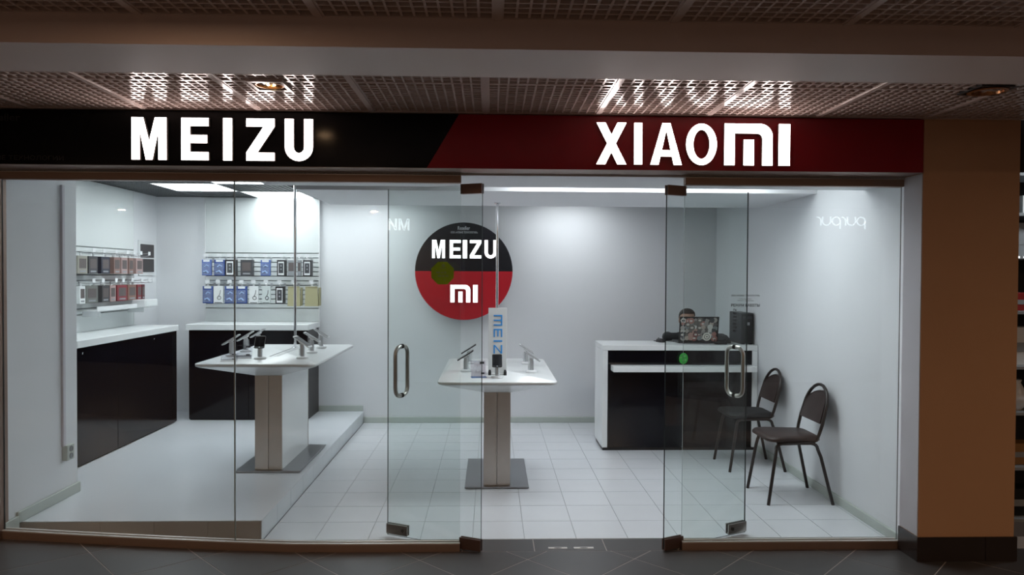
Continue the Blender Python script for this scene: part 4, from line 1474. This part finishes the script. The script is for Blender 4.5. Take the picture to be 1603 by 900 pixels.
# ------------------------------------------------------------------ chairs
def chair(x, y, label, vin):
    """faces -X; the two side frames are bent tubes"""
    t = thing('stacking_chair', (x, y, 0), label, 'chair', 'chairs by the right wall')
    hw = .205
    # seat pad: rounded, narrower at the rear
    def ringp(k, z, ins):
        out = []
        for (px, py, r, a0) in ((.165, .165, .05, 0), (-.225, .190, .07, 90), (-.225, -.190, .07, 180), (.165, -.165, .05, 270)):
            sx = 1 if px > 0 else -1
            sy = 1 if py > 0 else -1
            for q in range(7):
                a = R(a0 + 15 * q)
                out.append((px - sx * (r + ins) + r * math.cos(a) + (-.0 if px > 0 else 0), py - sy * (r + ins) + r * math.sin(a), z))
        return out
    mb = MB()
    mb.loft([ringp(0, .432, .012), ringp(0, .440, 0), ringp(0, .455, 0), ringp(0, .468, .010), ringp(0, .474, .035)])
    mb.build('seat', vin, t, smooth=True)
    # legs: front and rear of each side
    for s in (-1, 1):
        yo, yt = s * hw, s * .165
        pf_ = [(-.229, yo, 0), (-.175, s * .185, .33), (-.165, yt + s * .012, .385)]
        for k in range(5):
            a = R(90 * k / 4)
            pf_.append((-.165 + .045 * (1 - math.cos(a)) + .0, yt + s * .006, .385 + .038 * math.sin(a)))
        pf_.append((.0, yt, .424))
        MB().tube(pf_, .0118, 10).build('leg', M['chair_tube'], t, smooth=True)
        pr_ = [(.0, yt, .424), (.085, yt, .424)]
        for k in range(1, 5):
            a = R(90 * k / 4)
            pr_.append((.085 + .045 * math.sin(a), yt + s * .006, .424 - .038 * (1 - math.cos(a))))
        pr_ += [(.15, s * .18, .33), (.229, yo, 0)]
        MB().tube(pr_, .0118, 10).build('leg', M['chair_tube'], t, smooth=True)
    MB().tube([(-.08, -.165, .420), (-.08, .165, .420)], .009, 8).build('cross_bar', M['chair_tube'], t, smooth=True)
    MB().tube([(.06, -.165, .420), (.06, .165, .420)], .009, 8).build('cross_bar', M['chair_tube'], t, smooth=True)
    # arched back tube, leaning backwards
    def bp(yv, zv):
        return (.135 + max(0, (zv - .47)) * .27, yv, zv)
    pts = [(.03, -.150, .428), (.10, -.155, .430), (.128, -.160, .444), bp(-.172, .49), bp(-.178, .56), bp(-.172, .63)]
    for k in range(1, 12):
        a = R(180 - 15 * k)
        pts.append(bp(.172 * math.cos(a), .645 + .170 * math.sin(a)))
    pts += [bp(.172, .63), bp(.178, .56), bp(.172, .49), (.128, .160, .444), (.10, .155, .430), (.03, .150, .428)]
    MB().tube(pts, .0118, 10).build('back_frame', M['chair_tube'], t, smooth=True)
    # upholstered back pad inside the arch
    out = []
    for k in range(0, 13):
        a = R(180 - 15 * k)
        out.append((.158 * math.cos(a), .655 + .118 * math.sin(a)))
    poly = [(-.165, .560)] + out + [(.165, .560)]
    rings = []
    for off, sc_ in ((-.012, .93), (-.016, .985), (0, 1.0), (.010, .985), (.013, .93)):
        ring = []
        for yv, zv in poly:
            yy, zz = yv * sc_, .655 + (zv - .655) * sc_
            p = bp(yy, zz)
            bow = .030 * (1 - (yy / .165) ** 2)
            ring.append((p[0] + off + bow, p[1], p[2]))
        rings.append(ring)
    mb = MB()
    mb.loft(rings)
    mb.build('back_rest', vin, t, smooth=True)
    return t


chair(2.175, 5.165, 'brown vinyl chair with black tube frame, nearest the glass front', M['chair_vinyl'])
chair(2.185, 6.010, 'black seated chair with brown back beside the reception desk', M['chair_vinyl'])
for o in bpy.data.objects:
    if o.name.startswith('seat') and o.parent and o.parent.name.startswith('stacking_chair') and abs(o.parent.location.y - 6.01) < .01:
        o.data.materials[0] = M['chair_vinyl_black']
        tag(o, 'black vinyl seat')

# ------------------------------------------------------------------ neighbouring display right of the pier
t = thing('shelf_unit', (3.75, 4.75, 0), 'tall display shelf unit seen past the right edge of the pier', 'shelf')
MB().box(-.75, .65, .17, .19, 0, 2.3).build('back_panel', M['black_matt'], t)
for z in (.02, .36, .72, 1.02, 1.38, 1.74, 2.02, 2.28):
    MB().box(-.75, .65, -.16, .17, z - .02, z, .001, 1).build('shelf', M['grey_card'], t)
MB().box(-.77, -.751, -.16, .19, 0, 2.3).build('side_panel', M['black_matt'], t)
mb = MB()
for k in range(28):
    mb.box(-.74 + .05 * k, -.72 + .05 * k, -.164, -.161, 1.726, 1.736)
mb.build('light_strip', M['led'], t)
items = [(-.20, 2.02, .10, .12, M['paper'], 'white carton', 'carton on the top display shelf past the pier'),
         (-.22, 1.74, .22, .22, M['grey_card'], 'grey carton', 'carton on the display shelf above the small lights'),
         (-.22, 1.38, .16, .12, colour('red_box', (.30, .02, .02)), 'red carton', 'carton on the eye level display shelf'),
         (-.22, 1.02, .16, .25, M['paper'], 'white carton', 'tall carton on the middle display shelf'),
         (-.22, .36, .18, .14, colour('amber_box', (.32, .16, .05)), 'amber carton', 'carton low on the display shelf'),
         (-.22, .02, .20, .18, M['black_plastic'], 'black carton', 'carton at the foot of the display shelf')]
for x, z, w_, h_, m_, nm, lb in items:
    b_ = thing('carton', (3.75 + x, 4.72, z), nm.split()[0] + ' ' + lb, 'box', 'goods on the shelf past the pier')
    MB().box(-w_ / 2, w_ / 2, -.06, .06, 0, h_, .002, 1).build('carton_body', m_, b_)
    MB().box(-w_ / 2 + .01, w_ / 2 - .01, -.062, -.0605, h_ * .35, h_ * .6).build('carton_label', M['grey_card'], b_)
area('shelf_fill', (3.75, 4.30, 2.40), .15, 5.0, (.9, .97, 1.0))  # unseen fill light added to brighten the goods past the pier
v = thing('vase', (3.50, 4.70, .72), 'white round vase on the lower display shelf past the pier', 'vase')
MB().lathe([(0, 0), (.035, 0), (.07, .05), (.075, .09), (.045, .15), (.030, .18), (.036, .20), (.028, .20)], n=20).build('vase_body', M['white_plastic'], v, smooth=True)

# ------------------------------------------------------------------ lit signs across the hall, mirrored in the glass
t = thing('hall_sign', (5.26, -2.4, 2.417), 'thin white lit word on the wall across the hall, seen mirrored in the right pane', 'sign')
mb = MB()
lw_ = .012
x_ = 5.647
zb, zt = 2.366, 2.500
rr_ = (zt - zb) / 2
for ch in 'purpur':
    qs = []
    if ch == 'p':
        qs = ring_quads(arc(rr_, rr_, rr_, rr_, 0, 360, 24), arc(rr_, rr_, rr_ - lw_, rr_ - lw_, 0, 360, 24)) + [rect(0, lw_, -.05, rr_)]
        adv = 2 * rr_ + .014
    elif ch == 'u':
        qs = ring_quads(arc(rr_, rr_, rr_, rr_, 180, 360, 16), arc(rr_, rr_, rr_ - lw_, rr_ - lw_, 180, 360, 16)) + [rect(0, lw_, rr_, 2 * rr_), rect(2 * rr_ - lw_, 2 * rr_, rr_, 2 * rr_)]
        adv = 2 * rr_ + .014
    else:
        qs = ring_quads(arc(rr_, rr_, rr_, rr_, 90, 180, 10), arc(rr_, rr_, rr_ - lw_, rr_ - lw_, 90, 180, 10)) + [rect(0, lw_, 0, rr_)]
        adv = rr_ + .016
    for q in qs:
        mb.prism([(x_ - u, zb + v) for u, v in q], -2.399, -2.385)
    x_ -= adv
o = mb.build('lettering', M['hall_sign'], t)
o.location = (-5.26, 2.4, -2.417)
t = thing('hall_sign', (-1.36, -2.4, 2.34), 'bold white lit letters on the wall across the hall, seen mirrored in the left door', 'sign')
o = text_mb('МИ', -1.519, -1.205, 2.252, 2.424, -2.392, facing=1, bold=.03).build('lettering', M['hall_sign'], t)
o.location = (1.36, 2.4, -2.34)
